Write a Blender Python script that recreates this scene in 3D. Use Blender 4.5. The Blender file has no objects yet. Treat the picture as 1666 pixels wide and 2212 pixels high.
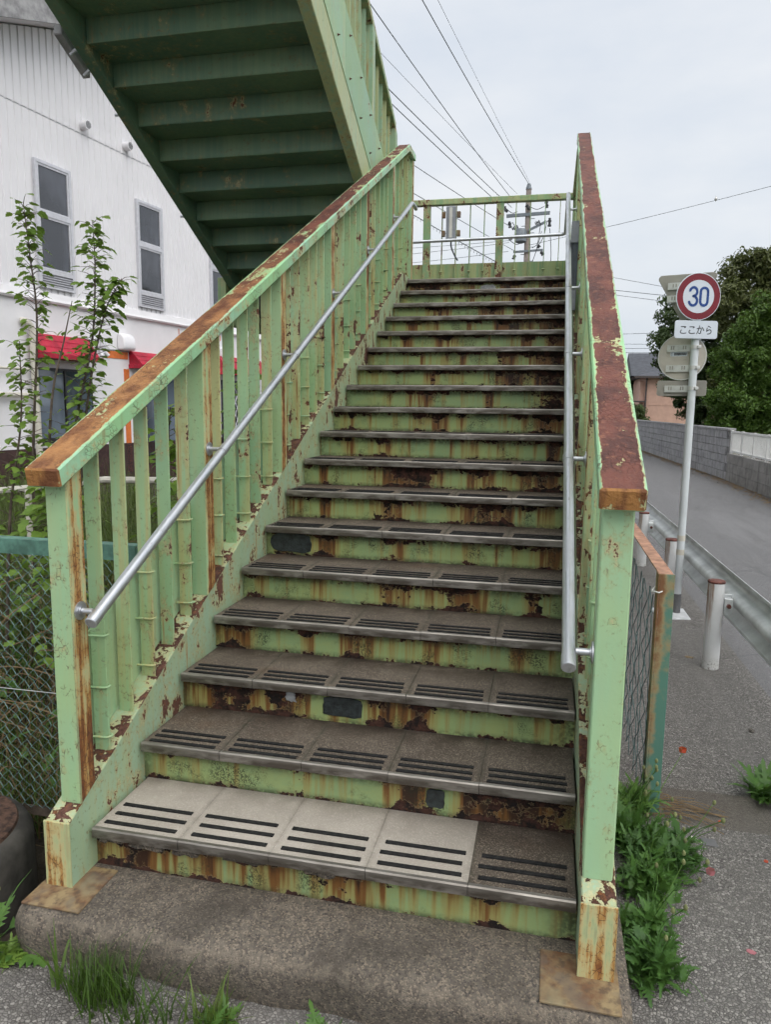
import bpy, bmesh, math, random
from mathutils import Vector, Matrix
R = math.radians
random.seed(7)
sc = bpy.context.scene
COL = sc.collection

# ------------------------------------------------------------------ camera
cam_d = bpy.data.cameras.new('camera')
cam = bpy.data.objects.new('camera', cam_d)
COL.objects.link(cam)
cam_d.sensor_fit = 'HORIZONTAL'
cam_d.sensor_width = 36.0
cam_d.lens = 36.0 * 1575.3 / 1666.0
cam_d.clip_start = 0.05
cam_d.clip_end = 2000
YAW, PITCH, ROLL = -0.2190, -0.1422, 0.0129
fw = Vector((math.sin(YAW) * math.cos(PITCH), math.cos(YAW) * math.cos(PITCH), math.sin(PITCH)))
rt = Vector((math.cos(YAW), -math.sin(YAW), 0))
up = rt.cross(fw)
rt2 = rt * math.cos(ROLL) + up * math.sin(ROLL)
up2 = up * math.cos(ROLL) - rt * math.sin(ROLL)
m3 = Matrix((rt2, up2, -fw)).transposed()
cam.matrix_world = Matrix.Translation((1.3751, -1.9195, 1.4990)) @ m3.to_4x4()
sc.camera = cam

# ------------------------------------------------------------------ sky, sun, exposure
SUN_DIR = Vector((0.42, -0.48, 1.0)).normalized()      # towards the bright part of the overcast sky
w = bpy.data.worlds.new('World')
sc.world = w
w.use_nodes = True
nt = w.node_tree
nt.nodes.clear()
wo = nt.nodes.new('ShaderNodeOutputWorld')
bg = nt.nodes.new('ShaderNodeBackground')
sky = nt.nodes.new('ShaderNodeTexSky')
sky.sky_type = 'NISHITA'
sky.sun_disc = False
sky.sun_elevation = math.asin(SUN_DIR.z)
sky.sun_rotation = math.atan2(SUN_DIR.x, SUN_DIR.y)
sky.dust_density = 4.0
sky.air_density = 1.4
tc = nt.nodes.new('ShaderNodeTexCoord')
mp = nt.nodes.new('ShaderNodeMapping')
mp.inputs['Scale'].default_value = (1.6, 1.6, 4.0)
cn = nt.nodes.new('ShaderNodeTexNoise')
cn.inputs['Scale'].default_value = 1.3
cn.inputs['Detail'].default_value = 6
cn.inputs['Roughness'].default_value = 0.55
cr = nt.nodes.new('ShaderNodeValToRGB')
cr.color_ramp.elements[0].position = 0.34
cr.color_ramp.elements[0].color = (4.10, 4.46, 4.97, 1)
cr.color_ramp.elements[1].position = 0.66
cr.color_ramp.elements[1].color = (5.26, 5.36, 5.50, 1)
mxs = nt.nodes.new('ShaderNodeMix')
mxs.data_type = 'RGBA'
mxs.inputs[0].default_value = 0.90
nt.links.new(tc.outputs['Generated'], mp.inputs['Vector'])
nt.links.new(mp.outputs['Vector'], cn.inputs['Vector'])
nt.links.new(cn.outputs['Fac'], cr.inputs['Fac'])
nt.links.new(sky.outputs['Color'], mxs.inputs[6])
nt.links.new(cr.outputs['Color'], mxs.inputs[7])
nt.links.new(mxs.outputs[2], bg.inputs['Color'])
nt.links.new(bg.outputs['Background'], wo.inputs['Surface'])
bg.inputs['Strength'].default_value = 0.10

sl = bpy.data.lights.new('sun', 'SUN')
sl.energy = 1.5
sl.angle = R(70)
sl.color = (1.0, 0.975, 0.94)
sun = bpy.data.objects.new('sun', sl)
COL.objects.link(sun)
sun.location = (6, -8, 14)
sun.rotation_euler = (-SUN_DIR).to_track_quat('-Z', 'Y').to_euler()

vs = sc.view_settings
vs.view_transform = 'Standard'
vs.look = 'None'
vs.exposure = 0.80
vs.gamma = 1.0
vs.use_curve_mapping = False
sc.cycles.max_bounces = 4
sc.cycles.diffuse_bounces = 2
sc.cycles.glossy_bounces = 2
sc.cycles.transmission_bounces = 2
sc.cycles.use_adaptive_sampling = True
sc.cycles.adaptive_threshold = 0.04
sc.cycles.adaptive_min_samples = 12
sc.cycles.use_denoising = True

# ------------------------------------------------------------------ node helper
class G:
    def __init__(s, name):
        s.m = bpy.data.materials.new(name)
        s.m.use_nodes = True
        s.t = s.m.node_tree
        s.t.nodes.clear()
        s.o = s.t.nodes.new('ShaderNodeOutputMaterial')
        s.p = s.t.nodes.new('ShaderNodeBsdfPrincipled')
        s.t.links.new(s.p.outputs[0], s.o.inputs[0])
        s._g = s._tc = s._oi = None
    def set(s, sock, v):
        if isinstance(v, bpy.types.NodeSocket):
            s.t.links.new(v, sock)
        elif isinstance(v, (tuple, list)) and len(v) == 3 and sock.type == 'RGBA':
            sock.default_value = (*v, 1)
        else:
            sock.default_value = v
    @property
    def P(s):
        s._g = s._g or s.t.nodes.new('ShaderNodeNewGeometry')
        return s._g.outputs['Position']
    @property
    def N(s):
        s.P
        return s._g.outputs['Normal']
    @property
    def O(s):
        s._tc = s._tc or s.t.nodes.new('ShaderNodeTexCoord')
        return s._tc.outputs['Object']
    @property
    def rnd(s):
        s._oi = s._oi or s.t.nodes.new('ShaderNodeObjectInfo')
        return s._oi.outputs['Random']
    def attr(s, name):
        n = s.t.nodes.new('ShaderNodeAttribute')
        n.attribute_type = 'OBJECT'
        n.attribute_name = name
        return s.sep(n.outputs['Vector'])
    def math(s, op, a, b=0.0, c=0.0, clamp=False):
        n = s.t.nodes.new('ShaderNodeMath')
        n.operation = op
        n.use_clamp = clamp
        s.set(n.inputs[0], a); s.set(n.inputs[1], b); s.set(n.inputs[2], c)
        return n.outputs[0]
    def add(s, a, b): return s.math('ADD', a, b)
    def sub(s, a, b): return s.math('SUBTRACT', a, b)
    def mul(s, a, b): return s.math('MULTIPLY', a, b)
    def mx(s, a, b): return s.math('MAXIMUM', a, b)
    def inv(s, a): return s.math('SUBTRACT', 1.0, a)
    def noise(s, v, scale, detail=4, rough=0.55, dist=0.0, col=False):
        n = s.t.nodes.new('ShaderNodeTexNoise')
        s.set(n.inputs['Vector'], v)
        n.inputs['Scale'].default_value = scale
        n.inputs['Detail'].default_value = detail
        n.inputs['Roughness'].default_value = rough
        n.inputs['Distortion'].default_value = dist
        return n.outputs['Color' if col else 'Fac']
    def vor(s, v, scale, feature='F1', out='Distance'):
        n = s.t.nodes.new('ShaderNodeTexVoronoi')
        n.feature = feature
        s.set(n.inputs['Vector'], v)
        n.inputs['Scale'].default_value = scale
        return n.outputs[out]
    def sep(s, v):
        n = s.t.nodes.new('ShaderNodeSeparateXYZ')
        s.set(n.inputs[0], v)
        return n.outputs
    def comb(s, x, y, z):
        n = s.t.nodes.new('ShaderNodeCombineXYZ')
        s.set(n.inputs[0], x); s.set(n.inputs[1], y); s.set(n.inputs[2], z)
        return n.outputs[0]
    def map(s, v, scale=(1, 1, 1), loc=(0, 0, 0)):
        n = s.t.nodes.new('ShaderNodeMapping')
        s.set(n.inputs['Vector'], v)
        n.inputs['Scale'].default_value = scale
        n.inputs['Location'].default_value = loc
        return n.outputs[0]
    def vadd(s, a, b):
        n = s.t.nodes.new('ShaderNodeVectorMath')
        n.operation = 'ADD'
        s.set(n.inputs[0], a); s.set(n.inputs[1], b)
        return n.outputs[0]
    def sm(s, v, lo, hi, a=0.0, b=1.0):
        n = s.t.nodes.new('ShaderNodeMapRange')
        n.interpolation_type = 'SMOOTHSTEP'
        s.set(n.inputs['Value'], v)
        for k, q in (('From Min', lo), ('From Max', hi), ('To Min', a), ('To Max', b)):
            s.set(n.inputs[k], q)
        return n.outputs[0]
    def mix(s, f, a, b, blend='MIX'):
        n = s.t.nodes.new('ShaderNodeMix')
        n.data_type = 'RGBA'
        n.blend_type = blend
        s.set(n.inputs[0], f); s.set(n.inputs[6], a); s.set(n.inputs[7], b)
        return n.outputs[2]
    def ramp(s, f, stops):
        n = s.t.nodes.new('ShaderNodeValToRGB')
        el = n.color_ramp.elements
        while len(el) < len(stops):
            el.new(0.5)
        for e, (p, c) in zip(el, stops):
            e.position = p
            e.color = (*c, 1)
        s.set(n.inputs[0], f)
        return n.outputs[0]
    def bump(s, h, strength=0.5, dist=0.003):
        n = s.t.nodes.new('ShaderNodeBump')
        n.inputs['Strength'].default_value = strength
        n.inputs['Distance'].default_value = dist
        s.set(n.inputs['Height'], h)
        return n.outputs[0]
    def done(s, col, rough=0.6, normal=None, metal=0.0, spec=0.5, **k):
        s.set(s.p.inputs['Base Color'], col)
        s.set(s.p.inputs['Roughness'], rough)
        s.set(s.p.inputs['Metallic'], metal)
        s.set(s.p.inputs['Specular IOR Level'], spec)
        if normal is not None:
            s.set(s.p.inputs['Normal'], normal)
        for kk, v in k.items():
            s.set(s.p.inputs[kk], v)
        return s.m

GREEN = (0.345, 0.520, 0.265)
GREEN2 = (0.315, 0.505, 0.305)
CREAM = (0.56, 0.52, 0.29)
RUST_D = (0.050, 0.022, 0.015)
RUST_R = (0.145, 0.066, 0.048)
RUST_O = (0.33, 0.125, 0.035)

def paint(name, chip=0.0, crack=0.5, streak=0.3, topwear=0.0, inner=None, innerwear=0.0, green=GREEN, green2=GREEN2,
          yellow=0.25, dirt=0.2, scale=1.0, face=0, facewear=0.0, low=0.0, ywear=0.0):
    """Old green gloss paint on steel: chips to primer and rust, cream undercoat round the chips, cracks, rust runs.
    face = +1/-1/2: the +x / -x / -y faces have gone over to rust in long vertical runs."""
    g = G(name)
    P, N = g.P, g.N
    nx, ny, nz = g.sep(N)
    px, py, pz = g.sep(P)
    lf = g.noise(P, 2.3, 2)
    a = g.noise(g.map(P, (1, 1, 0.6)), 13 * scale, 6, 0.68)
    b = g.noise(P, 55 * scale, 3, 0.6)
    m = g.add(g.add(g.mul(a, 0.76), g.mul(b, 0.24)), g.mul(g.sub(lf, 0.5), 0.34))
    wear = chip
    if topwear:
        wear = g.add(wear, g.mul(g.sm(nz, 0.25, 0.6), topwear))
    if inner is not None:
        side = g.sm(px, inner[0], inner[1])
        wear = g.add(wear, g.mul(side, innerwear))
    if ywear:
        wear = g.add(wear, g.sm(py, 0.6, 3.2, 0.0, ywear))
    m = g.add(m, wear)
    chips = g.sm(m, 0.646, 0.674)
    ring = g.sm(m, 0.615, 0.655)
    halo = g.sm(m, 0.53, 0.658)
    sn = g.noise(g.map(P, (30, 30, 1.1)), 1.0, 4, 0.62)
    run = g.mul(g.sm(sn, 0.54, 0.72), g.sm(lf, 0.50, 0.66))
    run = g.mul(run, streak)
    vd = g.vor(g.map(P, (1, 1, 0.6)), 70, 'DISTANCE_TO_EDGE')
    cracks = g.mul(g.mul(g.sm(vd, 0.05, 0.012), g.sm(g.add(g.mul(a, 0.6), g.mul(b, 0.4)), 0.52, 0.60)), crack)
    base = g.mix(g.sm(lf, 0.3, 0.7), green, green2)
    base = g.mix(g.mul(g.sm(g.add(sn, g.mul(g.sub(g.rnd, 0.5), 0.22)), 0.40, 0.68), yellow), base, (0.46, 0.45, 0.21))
    hs = g.t.nodes.new('ShaderNodeHueSaturation')
    g.set(hs.inputs['Value'], g.sm(g.rnd, 0, 1, 0.92, 1.06))
    g.set(hs.inputs['Color'], base)
    base = hs.outputs[0]
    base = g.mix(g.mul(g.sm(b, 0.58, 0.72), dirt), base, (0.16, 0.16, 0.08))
    base = g.mix(g.mul(halo, 0.42), base, (0.39, 0.29, 0.11))
    base = g.mix(g.sm(run, 0.05, 0.6, 0, 0.8), base, (0.36, 0.19, 0.065))
    base = g.mix(g.sm(run, 0.45, 0.95, 0, 0.85), base, (0.13, 0.05, 0.022))
    base = g.mix(g.mul(cracks, 0.8), base, (0.13, 0.085, 0.05))
    base = g.mix(g.mul(ring, 0.7), base, CREAM)
    rc = g.mix(g.sm(a, 0.52, 0.68), RUST_D, RUST_R)
    rc = g.mix(g.mul(g.sm(b, 0.5, 0.75), 0.45), rc, RUST_O)
    base = g.mix(chips, base, rc)
    hh = chips
    if face:
        fm = g.sm(nx if face == 1 else g.mul(nx, -1.0) if face == -1 else g.mul(ny, -1.0), 0.55, 0.85)
        v = g.add(g.add(g.mul(sn, 0.62), g.mul(a, 0.38)), g.mul(g.sub(lf, 0.5), 0.30))
        v = g.add(v, facewear)
        if low:
            v = g.add(v, g.sm(pz, 0.95, 0.35, 0.0, low))
        fc = g.ramp(v, [(0.40, (0.36, 0.50, 0.27)), (0.47, (0.50, 0.44, 0.22)), (0.52, (0.42, 0.235, 0.075)), (0.57, (0.24, 0.095, 0.030)), (0.66, (0.085, 0.033, 0.018))])
        fc = g.mix(g.mul(g.sm(vd, 0.06, 0.015), g.sm(v, 0.46, 0.52, 0, 0.8)), fc, (0.075, 0.032, 0.018))
        fk = g.mul(fm, g.sm(v, 0.38, 0.45))
        base = g.mix(fk, base, fc)
        hh = g.mx(chips, g.mul(fk, g.sm(v, 0.5, 0.6)))
    h = g.sub(g.sub(g.mul(b, 0.35), hh), g.mul(cracks, 0.6))
    h = g.add(h, g.mul(g.mul(hh, b), 1.0))
    rough = g.mix(hh, (0.42, 0.42, 0.42), (0.92, 0.92, 0.92))
    return g.done(base, rough, g.bump(h, 0.8, 0.0022), spec=0.4)

def plain(name, col, rough=0.6, metal=0.0, var=0.12, scale=14.0, bump=0.15, spec=0.5, dist=0.002):
    g = G(name)
    n = g.noise(g.P, scale, 5, 0.6)
    dark = tuple(c * (1 - var * 1.6) for c in col)
    lite = tuple(min(1, c * (1 + var)) for c in col)
    c = g.mix(g.sm(n, 0.3, 0.7), dark, lite)
    return g.done(c, rough, g.bump(g.noise(g.P, scale * 4, 4), bump, dist) if bump else None, metal=metal, spec=spec)

M = {}
M['paint_left'] = paint('green_paint_left_railing', chip=0.026, crack=1.0, streak=1.0, inner=(-0.05, -0.028), innerwear=0.06, yellow=0.95, ywear=0.022, dirt=0.4)
M['paint_right'] = paint('green_paint_right_railing', chip=0.026, crack=1.0, streak=1.0, yellow=0.85, dirt=0.4, inner=(1.548, 1.526), innerwear=0.055, face=-1, facewear=-0.035)
M['paint_post'] = paint('green_paint_rusted_post', chip=-0.012, crack=1.0, streak=0.25, face=1, facewear=0.02, low=0.075)
M['paint_post_front'] = paint('green_paint_sound_post', chip=-0.006, crack=0.7, streak=0.15, yellow=0.12, dirt=0.15)
M['paint_stringer'] = paint('green_paint_stringer', chip=0.046, crack=1.0, streak=1.0, ywear=0.05, topwear=0.10, yellow=0.3, dirt=0.6, green=(0.34, 0.46, 0.28), green2=(0.33, 0.48, 0.34))
M['paint_foot'] = paint('green_paint_rusty_foot', chip=0.015, crack=1.0, streak=0.6, yellow=0.8, green=(0.40, 0.37, 0.19), green2=(0.37, 0.38, 0.21), face=2, facewear=-0.03)
M['paint_panel'] = paint('green_paint_panel', chip=-0.02, crack=0.3, streak=0.6, yellow=0.35, green=(0.30, 0.48, 0.25), green2=(0.29, 0.50, 0.33))
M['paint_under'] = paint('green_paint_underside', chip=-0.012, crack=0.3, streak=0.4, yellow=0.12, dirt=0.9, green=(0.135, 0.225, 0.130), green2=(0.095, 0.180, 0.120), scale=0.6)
M['paint_upper'] = paint('green_paint_upper_flight', chip=0.012, crack=0.5, streak=0.9, yellow=0.7, green=(0.29, 0.43, 0.25), green2=(0.31, 0.48, 0.33), scale=0.7)
M['paint_back'] = paint('green_paint_landing_rail', chip=0.055, crack=0.6, streak=0.8, yellow=0.6, green=(0.23, 0.36, 0.17), green2=(0.22, 0.35, 0.19))

def cap_mat(name, red, x0, x1, cover):
    """Handrail cap: rust has taken the top face, paint is left along its edges."""
    g = G(name)
    P = g.P
    nx, ny, nz = g.sep(g.N)
    px, py, pz = g.sep(P)
    t = g.sm(px, x0, x1)
    edge = g.math('MULTIPLY', g.math('ABSOLUTE', g.sub(g.math('MULTIPLY', g.sub(px, x0), 1.0 / (x1 - x0)), 0.5)), 2.0)
    a = g.noise(g.map(P, (1, 0.45, 0.6)), 14, 6, 0.68)
    b = g.noise(P, 60, 5, 0.62)
    lf = g.noise(g.map(P, (0.5, 1, 1)), 1.6, 3)
    top = g.sm(nz, 0.3, 0.6)
    fr = g.sm(g.mul(ny, -1), 0.5, 0.8)
    m = g.add(g.add(g.mul(a, 0.6), g.mul(b, 0.25)), g.add(g.mul(lf, 0.45), -0.05))
    m = g.add(m, g.mul(top, cover))
    m = g.add(m, g.mul(fr, 0.14))
    m = g.add(m, 0.025)
    if not red:
        m = g.add(m, g.mul(top, g.sm(py, 2.2, 0.3, 0.0, 0.06)))
    m = g.sub(m, g.mul(g.sm(edge, 0.72, 1.0), g.mul(top, 0.22)))
    rust = g.sm(m, 0.70, 0.722)
    ring = g.sm(m, 0.655, 0.71)
    halo = g.sm(m, 0.58, 0.71)
    green = g.mix(g.sm(lf, 0.35, 0.65), (0.33, 0.60, 0.30), (0.34, 0.60, 0.42))
    c = g.mix(g.mul(halo, 0.5), green, (0.45, 0.42, 0.2))
    run = g.mul(g.sm(g.noise(g.map(P, (50, 30, 1.5)), 1, 4), 0.56, 0.75), g.inv(top))
    c = g.mix(g.mul(run, 0.75), c, (0.28, 0.12, 0.04))
    vd = g.vor(g.map(P, (1, 0.7, 1)), 60, 'DISTANCE_TO_EDGE')
    ck = g.mul(g.sm(vd, 0.06, 0.015), g.sm(g.noise(P, 7, 3), 0.47, 0.62))
    c = g.mix(g.mul(ck, 0.7), c, (0.16, 0.07, 0.03))
    c = g.mix(g.mul(ring, 0.85), c, (0.56, 0.45, 0.22))
    n2 = g.noise(g.map(P, (1, 0.6, 0.6)), 9, 7, 0.7)
    if red:
        rc = g.mix(g.sm(n2, 0.35, 0.62), (0.080, 0.032, 0.026), (0.175, 0.062, 0.043))
        rc = g.mix(g.sm(g.noise(P, 30, 5, 0.72), 0.54, 0.66, 0, 0.8), rc, (0.27, 0.115, 0.07))
    else:
        lowend = g.sm(py, 2.6, 0.3)
        rl = g.mix(g.sm(n2, 0.36, 0.62), (0.15, 0.055, 0.022), (0.42, 0.205, 0.075))
        rh = g.mix(g.sm(n2, 0.38, 0.6), (0.085, 0.030, 0.022), (0.19, 0.066, 0.042))
        rc = g.mix(lowend, rh, rl)
        rc = g.mix(g.mul(g.mul(g.sm(vd, 0.07, 0.02), g.sm(g.noise(P, 9, 3), 0.45, 0.6)), 0.8), rc, (0.06, 0.025, 0.012))
    frc = g.mix(g.sm(g.noise(g.map(P, (30, 30, 3)), 1, 4), 0.42, 0.62), (0.36, 0.17, 0.05), (0.16, 0.06, 0.022))
    rc = g.mix(fr, rc, frc)
    c = g.mix(rust, c, rc)
    h = g.add(g.mul(a, 0.9), g.mul(g.mul(rust, b), 1.0))
    h = g.sub(h, g.mul(ck, 0.5))
    rough = g.mix(rust, (0.42,) * 3, (0.68,) * 3)
    return g.done(c, rough, g.bump(h, 1.0, 0.006), spec=0.4)
M['cap_left'] = cap_mat('rusted_cap_orange', False, -0.115, 0.0, 0.14)
M['cap_right'] = cap_mat('rusted_cap_maroon', True, 1.5, 1.612, 0.185)

def riser_mat():
    """Riser plate: paint lifted along the top and bottom edges, rust running down from the nosing, black algae, shade under the nosing painted in."""
    g = G('riser_paint')
    x, y, z = g.sep(g.O)
    r = g.mul(g.rnd, 37.0)
    xr = g.add(x, r)
    V = g.comb(xr, r, z)
    zz = g.math('DIVIDE', z, 0.118)                       # 0 bottom .. 1 top
    lf = g.noise(g.comb(xr, r, 0.0), 2.6, 2, 0.6)         # along the step only
    a = g.noise(g.map(V, (1, 1, 1.35)), 9.5, 6, 0.70)
    b = g.noise(V, 75, 3, 0.6)
    bias = g.add(g.sm(x, 0.35, 1.45, -0.03, 0.045), g.sm(g.rnd, 0, 1, -0.02, 0.025))
    src = g.add(g.mul(g.sub(lf, 0.5), 0.30), g.mul(bias, 0.5))
    for nm in ('rust_a', 'rust_b', 'rust_c', 'rust_d'):   # each riser carries its own rust sources: place, half width, strength
        cx, hw, stg = g.attr(nm)
        q = g.math('DIVIDE', g.math('ABSOLUTE', g.sub(x, cx)), g.mx(hw, 0.01))
        src = g.add(src, g.mul(g.sm(q, 1.4, 0.2), g.mul(stg, 1.12)))
    topb = g.sm(zz, 0.45, 1.05, -0.10, 0.10)
    botb = g.sm(zz, 0.30, 0.0, 0.0, 0.13)
    m = g.add(g.add(g.mul(a, 0.84), g.mul(b, 0.16)), g.add(g.mul(src, 0.50), g.mx(topb, g.sub(botb, 0.075))))
    rust = g.sm(m, 0.598, 0.612)
    ring = g.sm(m, 0.575, 0.602)
    d1 = g.noise(g.comb(g.mul(xr, 13), r, g.mul(z, 0.8)), 1, 3, 0.62)
    d2 = g.noise(g.comb(g.mul(xr, 48), r, g.mul(z, 2.5)), 1, 2, 0.6)
    dr = g.add(g.add(g.mul(d1, 0.66), g.mul(d2, 0.34)), g.mul(src, 0.62))
    dn = g.inv(zz)
    wash = g.sm(g.sub(dr, g.mul(dn, 0.020)), 0.47, 0.58)
    core = g.sm(g.sub(dr, g.mul(dn, 0.055)), 0.535, 0.625)
    core2 = g.sm(g.sub(dr, g.mul(dn, 0.100)), 0.60, 0.70)
    c = g.mix(g.sm(lf, 0.35, 0.65), (0.245, 0.350, 0.165), (0.310, 0.385, 0.150))
    c = g.mix(g.sm(a, 0.42, 0.62, 0, 0.4), c, (0.33, 0.36, 0.13))
    c = g.mix(g.mul(wash, g.sm(zz, -0.4, 0.9, 0.35, 0.72)), c, (0.31, 0.19, 0.045))
    c = g.mix(g.mul(core, 0.88), c, (0.155, 0.055, 0.014))
    c = g.mix(g.mul(core2, 0.92), c, (0.028, 0.013, 0.009))
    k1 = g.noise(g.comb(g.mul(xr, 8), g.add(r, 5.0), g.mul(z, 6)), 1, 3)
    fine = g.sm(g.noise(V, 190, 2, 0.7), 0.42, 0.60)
    algae_shade = g.mul(g.sm(k1, 0.50, 0.66), fine)
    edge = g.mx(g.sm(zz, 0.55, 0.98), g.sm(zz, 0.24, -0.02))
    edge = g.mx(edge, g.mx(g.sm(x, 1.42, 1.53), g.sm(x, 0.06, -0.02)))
    algae_shade = g.mx(algae_shade, g.mul(edge, g.sm(g.add(g.mul(k1, 0.5), g.mul(b, 0.5)), 0.33, 0.55)))  # edge grime; the band along the top also paints in the nosing's shade
    c = g.mix(g.mul(algae_shade, 0.86), c, (0.024, 0.027, 0.015))
    c = g.mix(g.mul(ring, 0.45), c, (0.36, 0.27, 0.14))
    rc = g.mix(g.sm(g.noise(V, 22, 4, 0.7), 0.42, 0.62), (0.014, 0.010, 0.009), (0.068, 0.030, 0.021))
    rc = g.mix(g.mul(g.sm(b, 0.56, 0.75), 0.45), rc, (0.17, 0.07, 0.03))
    c = g.mix(rust, c, rc)
    h = g.add(g.mul(g.mul(rust, g.noise(V, 38, 4, 0.7)), 2.6), g.sub(g.mul(b, 0.25), g.mul(rust, 0.9)))
    rough = g.mix(rust, (0.5,) * 3, (0.95,) * 3)
    return g.done(c, rough, g.bump(h, 1.0, 0.005), spec=0.35)
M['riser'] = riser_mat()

def tile_mat(name, c1, c2, speck, dirty):
    g = G(name)
    P = g.P
    ox, oy, oz = g.sep(g.O)
    n = g.noise(P, 240, 2, 0.6)
    v = g.vor(P, 330, 'F1', 'Color')
    vs_ = g.sep(v)[0]
    lf = g.noise(P, 4, 5, 0.62)
    c = g.mix(g.sm(lf, 0.3, 0.7), c1, c2)
    c = g.mix(g.mul(g.sm(vs_, 0.72, 0.95), speck), c, tuple(min(1, q * 2.3) for q in c2))
    c = g.mix(g.mul(g.sm(vs_, 0.3, 0.05), speck), c, tuple(q * 0.4 for q in c1))
    # grime gathers at the back against the riser and in the joints
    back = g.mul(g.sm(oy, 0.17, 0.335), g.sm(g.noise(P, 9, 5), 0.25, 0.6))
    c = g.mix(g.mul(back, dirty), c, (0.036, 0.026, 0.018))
    wornm = g.mul(g.sm(g.noise(P, 3.1, 3), 0.42, 0.62), g.sm(oy, 0.22, 0.05))
    c = g.mix(g.mul(wornm, dirty * 0.3), c, tuple(min(1, q * 1.5) for q in c2))
    jn = g.mul(g.mx(g.sm(ox, 0.018, 0.0), g.sm(ox, 0.282, 0.3)), g.sm(g.noise(P, 30, 4), 0.3, 0.6))
    c = g.mix(g.mul(jn, dirty * 0.8), c, (0.06, 0.055, 0.04))
    st = g.sm(g.noise(P, 2.2, 6, 0.65), 0.55, 0.75)
    c = g.mix(g.mul(st, dirty * 0.6), c, (0.10, 0.06, 0.035))
    return g.done(c, 0.78, g.bump(n, 0.5, 0.0015), spec=0.35)
M['tile_old'] = tile_mat('worn_aggregate_tile', (0.068, 0.054, 0.041), (0.120, 0.098, 0.076), 0.7, 0.95)
M['tile_new'] = tile_mat('pale_tile', (0.31, 0.278, 0.235), (0.385, 0.348, 0.30), 0.14, 0.28)

def strip_mat():
    g = G('anti_slip_strip')
    y = g.sep(g.O)[1]
    rib = g.math('SINE', g.mul(y, 900.0))
    n = g.noise(g.P, 60, 4)
    c = g.mix(g.sm(n, 0.35, 0.7), (0.006, 0.0065, 0.007), (0.020, 0.020, 0.020))
    return g.done(c, 0.7, g.bump(rib, 0.6, 0.002), spec=0.3)
M['strip'] = strip_mat()
def nosing_mat():
    g = G('steel_nosing')
    P = g.P
    n = g.noise(g.map(P, (6, 30, 30)), 1, 5)
    d = g.noise(g.map(P, (9, 9, 30)), 1, 5)
    z = g.sep(g.O)[2]
    c = g.mix(g.sm(n, 0.3, 0.7), (0.20, 0.182, 0.160), (0.36, 0.335, 0.30))
    dm = g.mul(g.sm(d, 0.36, 0.60), g.sm(z, 0.002, -0.020))
    c = g.mix(g.mul(dm, 0.8), c, (0.07, 0.055, 0.04))
    return g.done(c, g.sm(d, 0.3, 0.7, 0.38, 0.62), g.bump(n, 0.2, 0.001), metal=0.75)
M['nosing'] = nosing_mat()

def steel(name, col, rough, dirt=(0.25, 0.24, 0.22), scr=0.5):
    g = G(name)
    P = g.P
    n = g.noise(g.map(P, (140, 14, 22)), 1, 5, 0.7)
    lf = g.noise(P, 6, 4)
    c = g.mix(g.sm(n, 0.56, 0.75, 0, scr), col, dirt)
    c = g.mix(g.sm(lf, 0.4, 0.75, 0, 0.25), c, dirt)
    return g.done(c, g.sm(lf, 0.3, 0.7, rough - 0.06, rough + 0.12), g.bump(n, 0.15, 0.001), metal=0.88)
M['pipe'] = steel('galvanised_handrail', (0.64, 0.66, 0.69), 0.38, dirt=(0.30, 0.29, 0.28), scr=0.7)
M['pipe_dull'] = steel('dull_handrail', (0.42, 0.41, 0.40), 0.45)
M['galv'] = plain('galvanised_guardrail', (0.66, 0.69, 0.69), 0.42, metal=0.15, var=0.14, scale=5, bump=0.05)

def asphalt(name, c1, c2, c3, stone, smoothness, patches):
    g = G(name)
    P = g.P
    sc_ = 1.0 / stone
    f = g.map(P, (1, 1, 0.0))
    vc = g.sep(g.vor(f, sc_, 'F1', 'Color'))[0]
    ve = g.vor(f, sc_, 'DISTANCE_TO_EDGE')
    lf = g.noise(f, 1.1, 5, 0.6)
    mf = g.noise(f, 7, 5, 0.6)
    c = g.ramp(vc, [(0.0, c1), (0.55, c2), (1.0, c3)])
    c = g.mix(g.sm(ve, 0.14, 0.02), c, tuple(q * 0.42 for q in c1))
    c = g.mix(g.sm(g.add(g.mul(lf, 0.6), g.mul(mf, 0.4)), 0.36, 0.66, smoothness, 0.0), c, tuple((p + q) / 2.6 for p, q in zip(c1, c2)))
    c = g.mix(g.sm(lf, 0.5, 0.72, 0, patches), c, (0.075, 0.062, 0.050))
    wob = g.vadd(f, g.map(g.noise(f, 2.2, 3, col=True), (0.35, 0.35, 0.0)))
    ck = g.sm(g.vor(wob, 0.42, 'DISTANCE_TO_EDGE'), 0.010, 0.003)
    c = g.mix(g.mul(ck, 0.28 if stone > 0.0105 else 0.10), c, tuple(q * 0.35 for q in c1))
    c = g.mix(g.sm(g.noise(g.map(f, (2.2, 0.16, 0)), 1.0, 3), 0.52, 0.66, 0, 0.22), c, tuple(min(1, q * 1.25) for q in c2))
    h = g.add(g.sm(ve, 0.0, 0.25), g.mul(g.noise(f, sc_ * 2.5, 3), 0.4))
    return g.done(c, 0.85, g.bump(h, 0.7, stone * 0.35), spec=0.3)
M['asphalt'] = asphalt('worn_pavement_asphalt', (0.150, 0.141, 0.131), (0.225, 0.213, 0.198), (0.40, 0.38, 0.35), 0.0100, 0.5, 0.3)
M['road'] = asphalt('road_asphalt', (0.18, 0.178, 0.180), (0.235, 0.233, 0.235), (0.32, 0.317, 0.315), 0.011, 0.75, 0.12)
M['gutter'] = asphalt('gutter_concrete', (0.14, 0.125, 0.105), (0.185, 0.17, 0.15), (0.24, 0.22, 0.19), 0.006, 0.8, 0.5)

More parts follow.
